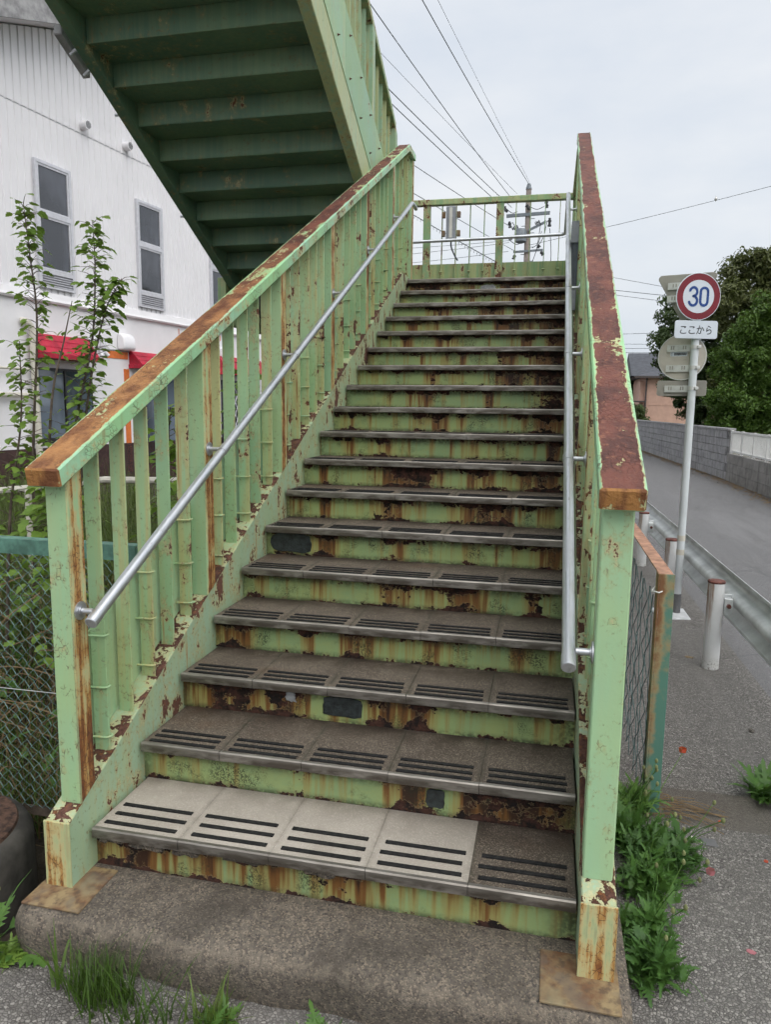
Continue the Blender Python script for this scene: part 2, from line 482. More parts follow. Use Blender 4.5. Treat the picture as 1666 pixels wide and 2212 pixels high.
def plinth_mat():
    g = G('weathered_plinth_concrete')
    P = g.P
    vcn = g.vor(P, 210, 'F1', 'Color')
    vc = g.sep(vcn)
    ve = g.vor(P, 210, 'DISTANCE_TO_EDGE')
    lf = g.noise(P, 3.2, 6, 0.62)
    mf = g.noise(P, 34, 4, 0.65)
    c = g.mix(g.sm(mf, 0.30, 0.70), (0.115, 0.099, 0.081), (0.195, 0.168, 0.138))
    c = g.mix(g.mul(g.sm(vc[0], 0.6, 0.95), 0.7), c, (0.34, 0.28, 0.21))
    c = g.mix(g.mul(g.sm(vc[1], 0.7, 0.98), 0.6), c, (0.035, 0.036, 0.040))
    c = g.mix(g.sm(lf, 0.45, 0.70, 0, 0.6), c, (0.060, 0.052, 0.043))
    z = g.sep(P)[2]
    nz = g.sep(g.N)[2]
    rim = g.mul(g.sm(nz, 0.97, 0.72), g.sm(nz, 0.1, 0.5))
    c = g.mix(g.mul(g.mul(rim, 0.34), g.sm(mf, 0.35, 0.6)), c, (0.27, 0.228, 0.175))
    h = g.add(g.mul(g.sm(ve, 0, 0.25), 0.6), mf)
    return g.done(c, 0.9, g.bump(h, 0.8, 0.004), spec=0.25)
M['plinth'] = plinth_mat()

def plate_mat():
    g = G('rusty_base_plate')
    P = g.P
    a = g.noise(P, 9, 7, 0.65)
    b = g.noise(P, 35, 5, 0.65)
    c = g.mix(g.sm(a, 0.35, 0.62), (0.285, 0.215, 0.115), (0.150, 0.078, 0.042))
    c = g.mix(g.sm(b, 0.46, 0.66, 0, 0.75), c, (0.095, 0.066, 0.046))
    c = g.mix(g.sm(g.noise(P, 13, 4), 0.48, 0.62, 0, 0.6), c, (0.14, 0.115, 0.09))
    c = g.mix(g.sm(g.noise(P, 6, 3), 0.55, 0.7, 0, 0.6), c, (0.26, 0.23, 0.14))
    return g.done(c, 0.75, g.bump(b, 0.5, 0.002), spec=0.3)
M['plate'] = plate_mat()

def leafmat(name, cols, rough=0.45, trans=0.25):
    g = G(name)
    n = g.noise(g.P, 26, 4)
    c = g.ramp(g.add(g.mul(g.rnd, 0.35), g.mul(n, 0.72)), [(0.2, cols[0]), (0.55, cols[1]), (0.9, cols[2])])
    g.done(c, rough, None, spec=0.35)
    tr = g.t.nodes.new('ShaderNodeBsdfTranslucent')
    g.set(tr.inputs['Color'], g.mix(0.5, c, (0.16, 0.24, 0.03)))
    ms = g.t.nodes.new('ShaderNodeMixShader')
    ms.inputs[0].default_value = trans
    g.t.links.new(g.p.outputs[0], ms.inputs[1])
    g.t.links.new(tr.outputs[0], ms.inputs[2])
    g.t.links.new(ms.outputs[0], g.o.inputs[0])
    return g.m
M['leaf_sapling'] = leafmat('sapling_leaf', [(0.13, 0.23, 0.042), (0.22, 0.36, 0.066), (0.32, 0.46, 0.10)], trans=0.5)
M['leaf_weed'] = leafmat('weed_leaf', [(0.040, 0.10, 0.026), (0.080, 0.175, 0.036), (0.15, 0.26, 0.055)])
M['grass'] = leafmat('grass_blade', [(0.032, 0.068, 0.012), (0.065, 0.125, 0.018), (0.15, 0.19, 0.045)])
M['leaf_dark'] = leafmat('evergreen_leaf', [(0.034, 0.060, 0.022), (0.070, 0.108, 0.034), (0.13, 0.165, 0.052)], trans=0.15)
M['leaf_olive'] = leafmat('olive_leaf', [(0.034, 0.052, 0.018), (0.078, 0.098, 0.032), (0.165, 0.165, 0.055)], trans=0.15)
M['leaf_bright'] = leafmat('fresh_leaf', [(0.028, 0.058, 0.014), (0.070, 0.135, 0.020), (0.15, 0.24, 0.030)], trans=0.2)
M['dry'] = leafmat('dry_stalk', [(0.12, 0.075, 0.04), (0.22, 0.15, 0.08), (0.36, 0.28, 0.16)], 0.8, 0.1)
M['bark'] = plain('bark', (0.11, 0.085, 0.065), 0.9, var=0.3, scale=22, bump=0.6)
M['soil'] = plain('dark_soil', (0.050, 0.040, 0.028), 0.95, var=0.45, scale=9, bump=0.9, dist=0.02)
M['meadow'] = leafmat('meadow_blade', [(0.05, 0.085, 0.02), (0.10, 0.14, 0.035), (0.22, 0.20, 0.08)], 0.6)
M['verge'] = plain('rough_verge', (0.105, 0.115, 0.065), 0.95, var=0.35, scale=1.5, bump=0.5, dist=0.03)
M['petal'] = leafmat('poppy_petal', [(0.42, 0.045, 0.02), (0.52, 0.07, 0.035), (0.60, 0.11, 0.06)], 0.6, 0.3)
M['pink'] = leafmat('pale_petal', [(0.45, 0.15, 0.18), (0.52, 0.20, 0.23), (0.58, 0.28, 0.30)], 0.6, 0.3)
M['bud'] = plain('seed_head', (0.20, 0.22, 0.09), 0.7, var=0.2)
M['patch'] = plain('slate_patch', (0.026, 0.034, 0.034), 0.45, var=0.4, scale=30, bump=0.8, dist=0.004)
M['putty'] = plain('grey_putty', (0.36, 0.37, 0.38), 0.7, var=0.2, scale=40, bump=0.5)
M['mesh_wire'] = plain('plastic_coated_wire', (0.125, 0.225, 0.215), 0.45, var=0.3, scale=25, bump=0)
M['mesh_wire_dark'] = plain('weathered_coated_wire', (0.055, 0.105, 0.105), 0.45, var=0.4, scale=25, bump=0)
M['fence_green'] = plain('teal_fence_paint', (0.095, 0.215, 0.165), 0.5, var=0.25, scale=18, bump=0.2)
def fence_rust():
    g = G('teal_paint_rusted_angle')
    P = g.P
    x, y, z = g.sep(P)
    n = g.noise(P, 16, 6, 0.66)
    s = g.add(n, g.add(g.sm(z, 0.0, 0.75, -0.12, 0.16), g.sm(x, 1.862, 1.835, -0.16, 0.10)))
    c = g.mix(g.sm(s, 0.36, 0.66), (0.085, 0.20, 0.155), (0.30, 0.235, 0.125))
    c = g.mix(g.sm(s, 0.56, 0.84), c, (0.19, 0.085, 0.035))
    return g.done(c, 0.65, g.bump(n, 0.3, 0.002))
M['fence_rust'] = fence_rust()
M['rail_rust'] = plain('salmon_rust_rail', (0.40, 0.215, 0.145), 0.8, var=0.25, scale=20, bump=0.4)

def bollard_mat():
    g = G('white_bollard_paint')
    P = g.P
    x, y, z = g.sep(g.O)
    n = g.noise(g.map(g.O, (34, 34, 2.0)), 1, 5, 0.65)
    c = g.mix(g.sm(g.noise(P, 7, 4), 0.35, 0.7), (0.64, 0.65, 0.65), (0.76, 0.77, 0.78))
    run = g.mul(g.sm(g.add(n, g.sm(x, 0.02, -0.055, 0, 0.16)), 0.56, 0.72), g.sm(z, 0.05, 0.56))
    c = g.mix(g.mul(run, 0.85), c, (0.24, 0.11, 0.045))
    sp = g.mul(g.sm(g.noise(P, 95, 3), 0.54, 0.64), g.sm(z, 0.10, 0.0))
    c = g.mix(g.mul(sp, 0.8), c, (0.09, 0.085, 0.08))
    c = g.mix(g.sm(z, 0.22, 0.0, 0, 0.3), c, (0.38, 0.34, 0.27))
    return g.done(c, 0.42, None, spec=0.5)
M['bollard'] = bollard_mat()
M['rustcap'] = plain('rusty_cap', (0.135, 0.048, 0.036), 0.75, var=0.35, scale=40, bump=0.6)
M['sign_white'] = plain('sign_white', (0.60, 0.65, 0.71), 0.4, var=0.03, bump=0)
M['sign_red'] = plain('sign_red', (0.175, 0.006, 0.016), 0.4, var=0.1, bump=0)
M['sign_blue'] = plain('sign_blue', (0.006, 0.048, 0.22), 0.4, var=0.05, bump=0)
M['ink'] = plain('sign_black', (0.015, 0.016, 0.02), 0.5, var=0.05, bump=0)
M['sign_back'] = plain('sign_back_beige', (0.50, 0.465, 0.40), 0.5, var=0.12, scale=4, bump=0)
M['sign_back_grey'] = plain('sign_back_grey', (0.30, 0.285, 0.25), 0.5, var=0.12, scale=4, bump=0)
M['alu'] = plain('aluminium_channel', (0.62, 0.62, 0.60), 0.4, var=0.08, bump=0, metal=0.3)
M['pole_white'] = plain('sign_pole_white', (0.60, 0.635, 0.65), 0.35, var=0.05, scale=5, bump=0)
M['pole_grey'] = plain('grey_sleeve', (0.13, 0.13, 0.132), 0.6, var=0.1, bump=0)
M['slab_white'] = plain('white_base_paint', (0.60, 0.61, 0.62), 0.7, var=0.12, scale=25, bump=0.5)
def block_mat(name, c1, c2, c3):
    g = G(name)
    P = g.P
    a = g.noise(P, 5, 6, 0.65)
    v = g.noise(g.map(P, (7, 7, 0.8)), 1, 5, 0.65)
    c = g.mix(g.sm(a, 0.35, 0.65), c1, c2)
    c = g.mix(g.mul(g.rnd, 0.35), c, c3)
    c = g.mix(g.sm(v, 0.52, 0.72, 0, 0.6), c, tuple(q * 0.35 for q in c1))
    return g.done(c, 0.9, g.bump(g.noise(P, 60, 4), 0.5, 0.004), spec=0.2)
M['block'] = block_mat('concrete_block', (0.235, 0.235, 0.24), (0.335, 0.335, 0.34), (0.40, 0.395, 0.39))
M['mortar'] = plain('mortar', (0.19, 0.188, 0.185), 0.95, var=0.2)
M['block_dark'] = block_mat('old_concrete_block', (0.165, 0.16, 0.15), (0.25, 0.24, 0.225), (0.36, 0.35, 0.33))
M['white_alu'] = plain('white_aluminium', (0.66, 0.66, 0.64), 0.45, var=0.05, bump=0)
M['siding'] = plain('white_corrugated_siding', (0.86, 0.845, 0.865), 0.5, var=0.015, scale=1.2, bump=0)
M['wall_white'] = plain('white_render', (0.85, 0.835, 0.85), 0.8, var=0.03, scale=2, bump=0.2)
M['wall_brown'] = plain('brown_base', (0.060, 0.030, 0.026), 0.7, var=0.2)
M['fascia'] = plain('grey_fascia', (0.36, 0.355, 0.36), 0.7, var=0.25, scale=6, bump=0.2)
M['red'] = plain('red_awning', (0.46, 0.012, 0.040), 0.45, var=0.2, scale=7, bump=0.1)
M['orange'] = plain('orange_trim', (0.72, 0.19, 0.045), 0.5, var=0.1, bump=0)
M['frame'] = plain('aluminium_frame', (0.66, 0.66, 0.70), 0.4, var=0.05, bump=0, metal=0.15)
M['frame_dark'] = plain('dark_frame', (0.022, 0.022, 0.026), 0.4, var=0.1, bump=0)
M['beige'] = plain('beige_pipe', (0.60, 0.57, 0.49), 0.45, var=0.08, bump=0)
def glass(name, c):
    g = G(name)
    g.p.inputs['IOR'].default_value = 1.75
    n = g.noise(g.map(g.P, (1.5, 1.5, 0.7)), 1.0, 3)
    cc = g.mix(g.sm(n, 0.35, 0.65), tuple(q * 0.55 for q in c), tuple(q * 1.5 for q in c))
    return g.done(cc, 0.05, None, spec=0.6)
M['glass'] = glass('window_glass', (0.050, 0.052, 0.064))
M['glass_blue'] = glass('shop_glass', (0.10, 0.125, 0.155))
M['house_pink'] = plain('pink_stucco', (0.56, 0.36, 0.28), 0.85, var=0.06, scale=4)
M['roof'] = plain('slate_roof', (0.070, 0.075, 0.088), 0.7, var=0.15, scale=6)
M['dark_trim'] = plain('dark_trim', (0.07, 0.055, 0.05), 0.6, var=0.1, bump=0)
M['concrete_pole'] = plain('concrete_pole', (0.31, 0.265, 0.235), 0.85, var=0.12, scale=4)
M['wire'] = plain('overhead_wire', (0.12, 0.135, 0.14), 0.6, var=0.1, bump=0)
M['black'] = plain('black_insulator', (0.028, 0.032, 0.034), 0.5, var=0.2, bump=0)
M['grey_steel'] = plain('grey_steel', (0.16, 0.185, 0.205), 0.5, var=0.1, bump=0)
M['grey_box'] = plain('grey_housing', (0.24, 0.255, 0.28), 0.45, var=0.08, bump=0)
M['dark_box'] = plain('dark_housing', (0.075, 0.088, 0.105), 0.45, var=0.08, bump=0)
M['lens'] = plain('pale_diffuser', (0.56, 0.55, 0.50), 0.4, var=0.05, bump=0)
M['cyl'] = plain('old_concrete', (0.060, 0.055, 0.048), 0.9, var=0.35, scale=7, bump=0.6)
M['cyl_top'] = plain('rusty_lid', (0.085, 0.045, 0.030), 0.85, var=0.5, scale=35, bump=0.8)

# ------------------------------------------------------------------ mesh helper
class MB:
    def __init__(s):
        s.v = []; s.f = []
    def quadbox(s, c8):
        b = len(s.v)
        s.v += [tuple(p) for p in c8]
        s.f += [[b + i for i in q] for q in ((0, 3, 2, 1), (4, 5, 6, 7), (0, 1, 5, 4), (1, 2, 6, 5), (2, 3, 7, 6), (3, 0, 4, 7))]
        return s
    def box(s, x0, x1, y0, y1, z0, z1):
        return s.quadbox([(x0, y0, z0), (x1, y0, z0), (x1, y1, z0), (x0, y1, z0), (x0, y0, z1), (x1, y0, z1), (x1, y1, z1), (x0, y1, z1)])
    def prism(s, poly, x0, x1, axis=0):
        """poly: (y,z) list, counter-clockwise seen from +x; extruded along x."""
        b = len(s.v); n = len(poly)
        def P(x, p):
            return (x, p[0], p[1]) if axis == 0 else ((p[0], x, p[1]) if axis == 1 else (p[0], p[1], x))
        s.v += [P(x0, p) for p in poly] + [P(x1, p) for p in poly]
        s.f.append([b + i for i in reversed(range(n))])
        s.f.append([b + n + i for i in range(n)])
        for i in range(n):
            j = (i + 1) % n
            s.f.append([b + i, b + j, b + n + j, b + n + i])
        return s
    def tube(s, pts, r, n=8, caps=True, r1=None):
        pts = [Vector(p) for p in pts]
        b0 = len(s.v); k = len(pts)
        prev = None
        for i, p in enumerate(pts):
            d = (pts[min(i + 1, k - 1)] - pts[max(i - 1, 0)])
            d = d.normalized() if d.length > 1e-9 else Vector((0, 0, 1))
            if prev is None:
                ref = Vector((0, 0, 1)) if abs(d.z) < 0.9 else Vector((1, 0, 0))
                u = d.cross(ref).normalized()
            else:
                u = (prev - d * prev.dot(d))
                u = u.normalized() if u.length > 1e-6 else d.cross(Vector((0, 0, 1))).normalized()
            prev = u
            vv = d.cross(u)
            rr = r if r1 is None else r + (r1 - r) * i / (k - 1)
            for j in range(n):
                a = 2 * math.pi * j / n
                s.v.append(tuple(p + (u * math.cos(a) + vv * math.sin(a)) * rr))
        for i in range(k - 1):
            for j in range(n):
                a = b0 + i * n + j; c = b0 + i * n + (j + 1) % n
                s.f.append([a, c, c + n, a + n])
        if caps:
            s.f.append([b0 + j for j in reversed(range(n))])
            s.f.append([b0 + (k - 1) * n + j for j in range(n)])
        return s
    def lathe(s, c, prof, n=20):
        b0 = len(s.v)
        for (r, z) in prof:
            for j in range(n):
                a = 2 * math.pi * j / n
                s.v.append((c[0] + r * math.cos(a), c[1] + r * math.sin(a), c[2] + z))
        for i in range(len(prof) - 1):
            for j in range(n):
                a = b0 + i * n + j; d = b0 + i * n + (j + 1) % n
                s.f.append([a, d, d + n, a + n])
        s.f.append([b0 + j for j in reversed(range(n))])
        s.f.append([b0 + (len(prof) - 1) * n + j for j in range(n)])
        return s
    def face(s, pts):
        b = len(s.v)
        s.v += [tuple(p) for p in pts]
        s.f.append(list(range(b, b + len(pts))))
        return s
    def mesh(s, name, mat, bevel=0.0, smooth=False, fix=True):
        me = bpy.data.meshes.new(name)
        me.from_pydata(s.v, [], s.f)
        if bevel or fix:
            bm = bmesh.new(); bm.from_mesh(me)
            if fix:
                bmesh.ops.recalc_face_normals(bm, faces=bm.faces)
            if bevel:
                es = [e for e in bm.edges if len(e.link_faces) == 2 and e.calc_face_angle(0) > 0.5]
                bmesh.ops.bevel(bm, geom=es, offset=bevel, segments=1, profile=0.5, affect='EDGES', clamp_overlap=True)
            bm.to_mesh(me); bm.free()
        me.materials.append(M[mat] if isinstance(mat, str) else mat)
        if smooth:
            me.polygons.foreach_set('use_smooth', [True] * len(me.polygons))
            try:
                me.set_sharp_from_angle(angle=R(40))
            except Exception:
                pass
        me.update()
        return me
    def obj(s, name, mat, parent=None, local=False, loc=None, **k):
        return link(name, s.mesh(name, mat, **k), parent, local, loc)

def link(name, me, parent=None, local=False, loc=None, mat=None):
    """Link an object. Its own matrix is given in world space, or with local=True in its parent's space."""
    o = bpy.data.objects.new(name, me)
    COL.objects.link(o)
    L = mat if mat is not None else Matrix.Translation(loc) if loc is not None else Matrix.Identity(4)
    o.matrix_basis = L
    if parent is not None:
        o.parent = parent
        if local:
            L = ROOTM[parent.name] @ L
        else:
            o.matrix_parent_inverse = ROOTM[parent.name].inverted()
    ROOTM[o.name] = L
    return o
ROOTM = {}
def tag(o, label, cat, group=None):
    o['label'] = label; o['category'] = cat
    if group: o['group'] = group
    return o
def thing(name, label, cat, loc=(0, 0, 0), rz=0.0, group=None):
    o = bpy.data.objects.new(name, None)
    COL.objects.link(o)
    o.empty_display_size = 0.1
    mw = Matrix.Translation(loc) @ Matrix.Rotation(rz, 4, 'Z')
    o.matrix_basis = mw
    ROOTM[o.name] = mw
    return tag(o, label, cat, group)
def struct(o):
    o['kind'] = 'structure'; return o
def stuff(o):
    o['kind'] = 'stuff'; return o
def spline(pts, k=6):
    pts = [Vector(p) for p in pts]
    P = [pts[0] * 2 - pts[1]] + pts + [pts[-1] * 2 - pts[-2]]
    out = []
    for i in range(1, len(P) - 2):
        a, b, c, d = P[i - 1:i + 3]
        for j in range(k):
            t = j / k
            out.append(0.5 * ((2 * b) + (c - a) * t + (2 * a - 5 * b + 4 * c - d) * t * t + (3 * b - a - 3 * c + d) * t ** 3))
    out.append(pts[-1])
    return out
GZ = -0.15     # level of the pavement; the plinth top is z = 0

# ================================================================== LARGE STRUCTURE
# ---- ground sheets
def grid(name, x0, x1, y0, y1, nx, ny, zf, mat):
    v = []; f = []
    for j in range(ny + 1):
        for i in range(nx + 1):
            x = x0 + (x1 - x0) * i / nx; y = y0 + (y1 - y0) * j / ny
            v.append((x, y, zf(x, y)))
    for j in range(ny):
        for i in range(nx):
            a = j * (nx + 1) + i
            f.append([a, a + 1, a + nx + 2, a + nx + 1])
    mb = MB(); mb.v = v; mb.f = f
    return mb.obj(name, mat, fix=False, smooth=True)
struct(MB().face([(-600, -600, -0.75), (600, -600, -0.75), (600, 600, -0.75), (-600, 600, -0.75)]).obj('ground', 'soil', fix=False))
struct(MB().face([(-14, -12, GZ), (2.9, -12, GZ), (2.72, 1.02, GZ), (-0.10, 1.02, GZ), (-0.14, -0.16, GZ), (-0.6, -0.30, GZ), (-14, -0.30, GZ)]).obj('pavement', 'asphalt', fix=False))
struct(MB().face([(-0.10, 1.02, GZ), (2.72, 1.02, GZ), (2.71, 1.31, GZ), (-0.10, 1.31, GZ)]).obj('gutter_strip', 'gutter', fix=False))
struct(MB().face([(-0.1, 1.31, GZ), (2.71, 1.31, GZ), (2.2, 60, GZ), (-0.1, 60, GZ)]).obj('pavement', 'asphalt', fix=False))
struct(MB().face([(2.9, -12, GZ - 0.004), (7, -12, GZ - 0.004), (5.85, 17.2, GZ - 0.004), (4.5, 60, GZ - 0.004), (2.2, 60, GZ - 0.004), (2.71, 1.3, GZ - 0.004)]).obj('road', 'road', fix=False))
struct(MB().face([(5.3, -12, GZ - 0.008), (80, -12, GZ - 0.008), (80, 120, GZ - 0.008), (-40, 120, GZ - 0.008), (-40, 60, GZ - 0.008), (4.0, 60, GZ - 0.008)]).obj('verge', 'verge', fix=False))
def lz(x, y):
    d = math.hypot(x + 0.6, y - 0.2)
    z = -0.34 + 0.24 * min(1, max(0, (d - 0.5) / 1.6)) + 0.03 * math.sin(x * 5) * math.sin(y * 4.3)
    if x < -3: z += 0.10 * min(1, (-3 - x) / 2)
    return z
struct(grid('rough_ground', -14, -0.1, -1.6, 40, 60, 160, lambda x, y: lz(x, y) if y > -0.2 else min(lz(x, y), GZ - 0.03), 'soil'))

# ---- concrete plinth, worn round at its front edge
pl = thing('concrete_plinth', 'worn concrete plinth with rounded front edge under the bottom step', 'plinth', (0.75, 0, GZ))
prof = [(0.62, -0.42), (-0.165, -0.42), (-0.215, -0.15), (-0.228, -0.06), (-0.221, -0.026), (-0.204, -0.010), (-0.175, -0.002), (-0.10, 0.0), (0.62, 0.0)]
v = []; f = []
NX = 90
for i in range(NX + 1):
    x = -0.140 + (1.785) * i / NX
    for (y, z) in prof:
        j = 0.006 * math.sin(x * 9.1) + 0.004 * math.sin(x * 23 + 1) + random.uniform(-0.002, 0.002)
        e = min(1, min(x + 0.14, 1.645 - x) / 0.05)
        yy = y + (j if y < -0.1 else 0) + ((1 - e) * 0.035 if y < -0.12 else 0)
        zz = z - ((1 - e) ** 2 * 0.012 if z > -0.05 else 0)
        v.append((x, yy, zz))
k = len(prof)
for i in range(NX):
    for j in range(k - 1):
        a = i * k + j
        f.append([a, a + k, a + k + 1, a + 1])
f.append(list(range(k))); f.append([NX * k + j for j in reversed(range(k))])
mb = MB(); mb.v = v; mb.f = f
mb.obj('slab', 'plinth', pl, smooth=True)

# ================================================================== LOWER FLIGHT
NST = 17
flight = thing('stair_flight', 'lower flight of rusty green steel steps with dark tiled treads', 'stairs', (0.75, 0, 0))
def sz(y): return 0.262 + 0.5 * y
def stringer(x0, x1):
    poly = [(-0.09, 0.0), (0.55, 0.0), (5.0, 2.36), (5.46, 2.36), (5.46, 2.742), (4.96, 2.742), (-0.09, 0.217)]
    mb = MB().prism(poly, x0, x1)
    return mb.obj('stringer', 'paint_stringer', flight, bevel=0.004)
stringer(-0.105, -0.02)
stringer(1.510, 1.600)
# rusty lower ends of the stringers, sheathed in a thin plate
for (a, b, nm) in ((-0.109, -0.018, 'left'), (1.508, 1.604, 'right')):
    yb = -0.094
    o = MB().prism([(yb, 0.0), (-0.089, 0.0), (-0.089, 0.2195), (yb, 0.2165)], a, b).obj('foot_plate', 'paint_foot', flight, bevel=0.0015)
for (x0, x1, y0, y1) in ((-0.128, 0.070, -0.186, 0.02), (1.412, 1.616, -0.200, -0.012)):
    MB().box(x0, x1, y0, y1, -0.004, 0.004).obj('base_plate', 'plate', flight, bevel=0.002)
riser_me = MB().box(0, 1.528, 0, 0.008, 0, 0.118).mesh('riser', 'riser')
riser1_me = riser_me
RUST = {1: [(.10, .12, .24), (.36, .24, .22), (.78, .26, .17), (1.27, .07, .16)], 2: [(.05, .06, .14), (.66, .09, .15), (.98, .09, .26), (1.33, .20, .27)],
        3: [(.20, .13, .30), (.42, .09, .28), (.80, .07, .20), (.97, .06, .28)], 4: [(.09, .10, .30), (.43, .04, .24), (.62, .06, .24), (.85, .16, .11)],
        5: [(.06, .05, .14), (.76, .16, .14), (1.02, .12, .15), (1.36, .05, .16)], 6: [(.32, .06, .26), (.68, .10, .13), (1.42, .06, .2), (.12, .1, .1)],
        7: [(.06, .05, .16), (.22, .03, .2), (.60, .12, .21), (1.12, .17, .27)], 8: [(.13, .04, .2), (.63, .18, .32), (1.02, .10, .18), (1.38, .14, .25)],
        9: [(.42, .08, .12), (1.42, .05, .22), (.95, .04, .08), (.2, .03, .09)], 10: [(.12, .02, .2), (.56, .06, .2), (.70, .06, .30), (1.40, .14, .19)],
        11: [(.57, .07, .26), (.70, .03, .18), (.98, .04, .24), (1.40, .14, .21)], 12: [(.56, .03, .16), (1.10, .09, .24), (1.38, .17, .30), (.3, .02, .08)],
        13: [(.42, .03, .14), (.74, .06, .12), (1.06, .08, .25), (1.38, .16, .29)], 14: [(.26, .08, .18), (.56, .06, .19), (1.20, .06, .22), (1.42, .10, .27)],
        15: [(.22, .04, .22), (.74, .07, .16), (1.05, .14, .25), (1.38, .17, .30)], 16: [(.45, .12, .22), (.85, .14, .20), (1.15, .12, .24), (1.40, .13, .33)],
        17: [(.45, .06, .13), (.66, .05, .11), (1.10, .12, .20), (1.38, .16, .31)], 18: [(.22, .24, .30), (.62, .08, .16), (1.0, .14, .24), (1.36, .1, .26)]}
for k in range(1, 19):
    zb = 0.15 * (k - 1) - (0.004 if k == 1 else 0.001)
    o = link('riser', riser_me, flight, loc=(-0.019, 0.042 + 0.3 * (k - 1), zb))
    for nm, v in zip(('rust_a', 'rust_b', 'rust_c', 'rust_d'), RUST[k]):
        o[nm] = [float(q) for q in v]
# tiles
def tile_mesh(mat):
    return MB().box(-0.0010, 0.3008, 0.0125, 0.338, -0.034, 0).mesh('tile', mat, bevel=0.0015)
tm_old, tm_new = tile_mesh('tile_old'), tile_mesh('tile_new')
nos_me = MB().prism([(-0.004, -0.031), (0.0, -0.034), (0.012, -0.034), (0.012, 0.0008), (0.0, 0.0012), (-0.004, -0.003)], 0.0, 0.3005).mesh('nosing', 'nosing')
strip_me = MB().prism([(-0.0085, 0.0002), (0.0085, 0.0002), (0.0075, 0.0038), (-0.0075, 0.0038)], 0, 0.252).mesh('anti_slip_strip', 'strip')
for k in range(1, 19):
    for i in range(5):
        new = (k == 1 and i < 4)
        x0 = -0.006 + 0.3022 * i
        z0 = 0.15 * k + (0.0 if new else random.uniform(-0.001, 0.001))
        loc = Vector((x0, 0.3 * (k - 1) + 0.004 + random.uniform(-0.001, 0.001), z0))
        t = link('tile', tm_new if new else tm_old, flight, loc=loc)
        if k == 1:
            t['label'] = 'pale replacement tile with black strips' if new else 'dark old tile beside the pale ones'
        link('nosing', nos_me, t, local=True)
        ys = (0.041, 0.095, 0.149) if k == 1 else (0.024, 0.064, 0.104)
        for y in ys:
            link('anti_slip_strip', strip_me, t, local=True, mat=Matrix.Translation((0.024 + random.uniform(-.004, .004), y, 0)) @ Matrix.Rotation(random.uniform(-.006, .006), 4, 'Z'))
# mortar bed showing between tile and riser
bed_me = MB().box(0, 1.526, 0.02, 0.33, -0.075, -0.035).mesh('mortar_bed', 'plinth')
for k in range(1, 18):
    link('mortar_bed', bed_me, flight, loc=(-0.018, 0.3 * (k - 1) + 0.034, 0.15 * k))
# crumbling mortar under the first nosing
def blob_plate(name, mat, parent, cx, y, cz, w, h, th=0.006, n=18, jag=0.10, label=None):
    ring = []
    for j in range(n):
        a = 2 * math.pi * j / n
        ca, sa = math.cos(a), math.sin(a)
        e = min(1.25, 1.0 / max(abs(ca), abs(sa))) * 0.95
        r = e * (1 + random.uniform(-jag, jag * 0.4))
        ring.append((cx + ca * r * w / 2, cz + sa * r * h / 2))
    mb = MB().prism(ring, y - th, y + 0.001, axis=1)
    o = mb.obj(name, mat, parent, bevel=min(0.002, th * 0.4))
    if label: o['label'] = label
    return o
def ry(k): return 0.042 + 0.3 * (k - 1)
blob_plate('patch', 'patch', flight, 0.115, ry(6), 0.75 + 0.062, 0.23, 0.105, label='slate grey patch at the left end of a riser')
blob_plate('patch', 'patch', flight, 0.645, ry(3), 0.30 + 0.062, 0.165, 0.085, label='slate grey patch below the third nosing')
blob_plate('patch', 'patch', flight, 1.055, ry(2), 0.15 + 0.060, 0.066, 0.072, label='small square slate patch')
blob_plate('putty_patch', 'putty', flight, 0.437, ry(3), 0.30 + 0.082, 0.052, 0.046, jag=0.35, label='pale chip in a rusty hole')
blob_plate('putty_patch', 'putty', flight, 0.76, ry(18), 2.55 + 0.072, 0.15, 0.045, jag=0.25, label='grey putty on the top riser')
for (x, ww) in ((0.06, 0.09), (0.17, 0.12), (0.30, 0.10), (0.02, 0.04), (0.5, 0.16), (0.75, 0.12)):
    blob_plate('mortar_lump', 'plinth', flight, x, ry(1) - 0.001, 0.100 + random.uniform(-.004, .006), ww, 0.03, th=0.018, jag=0.45)

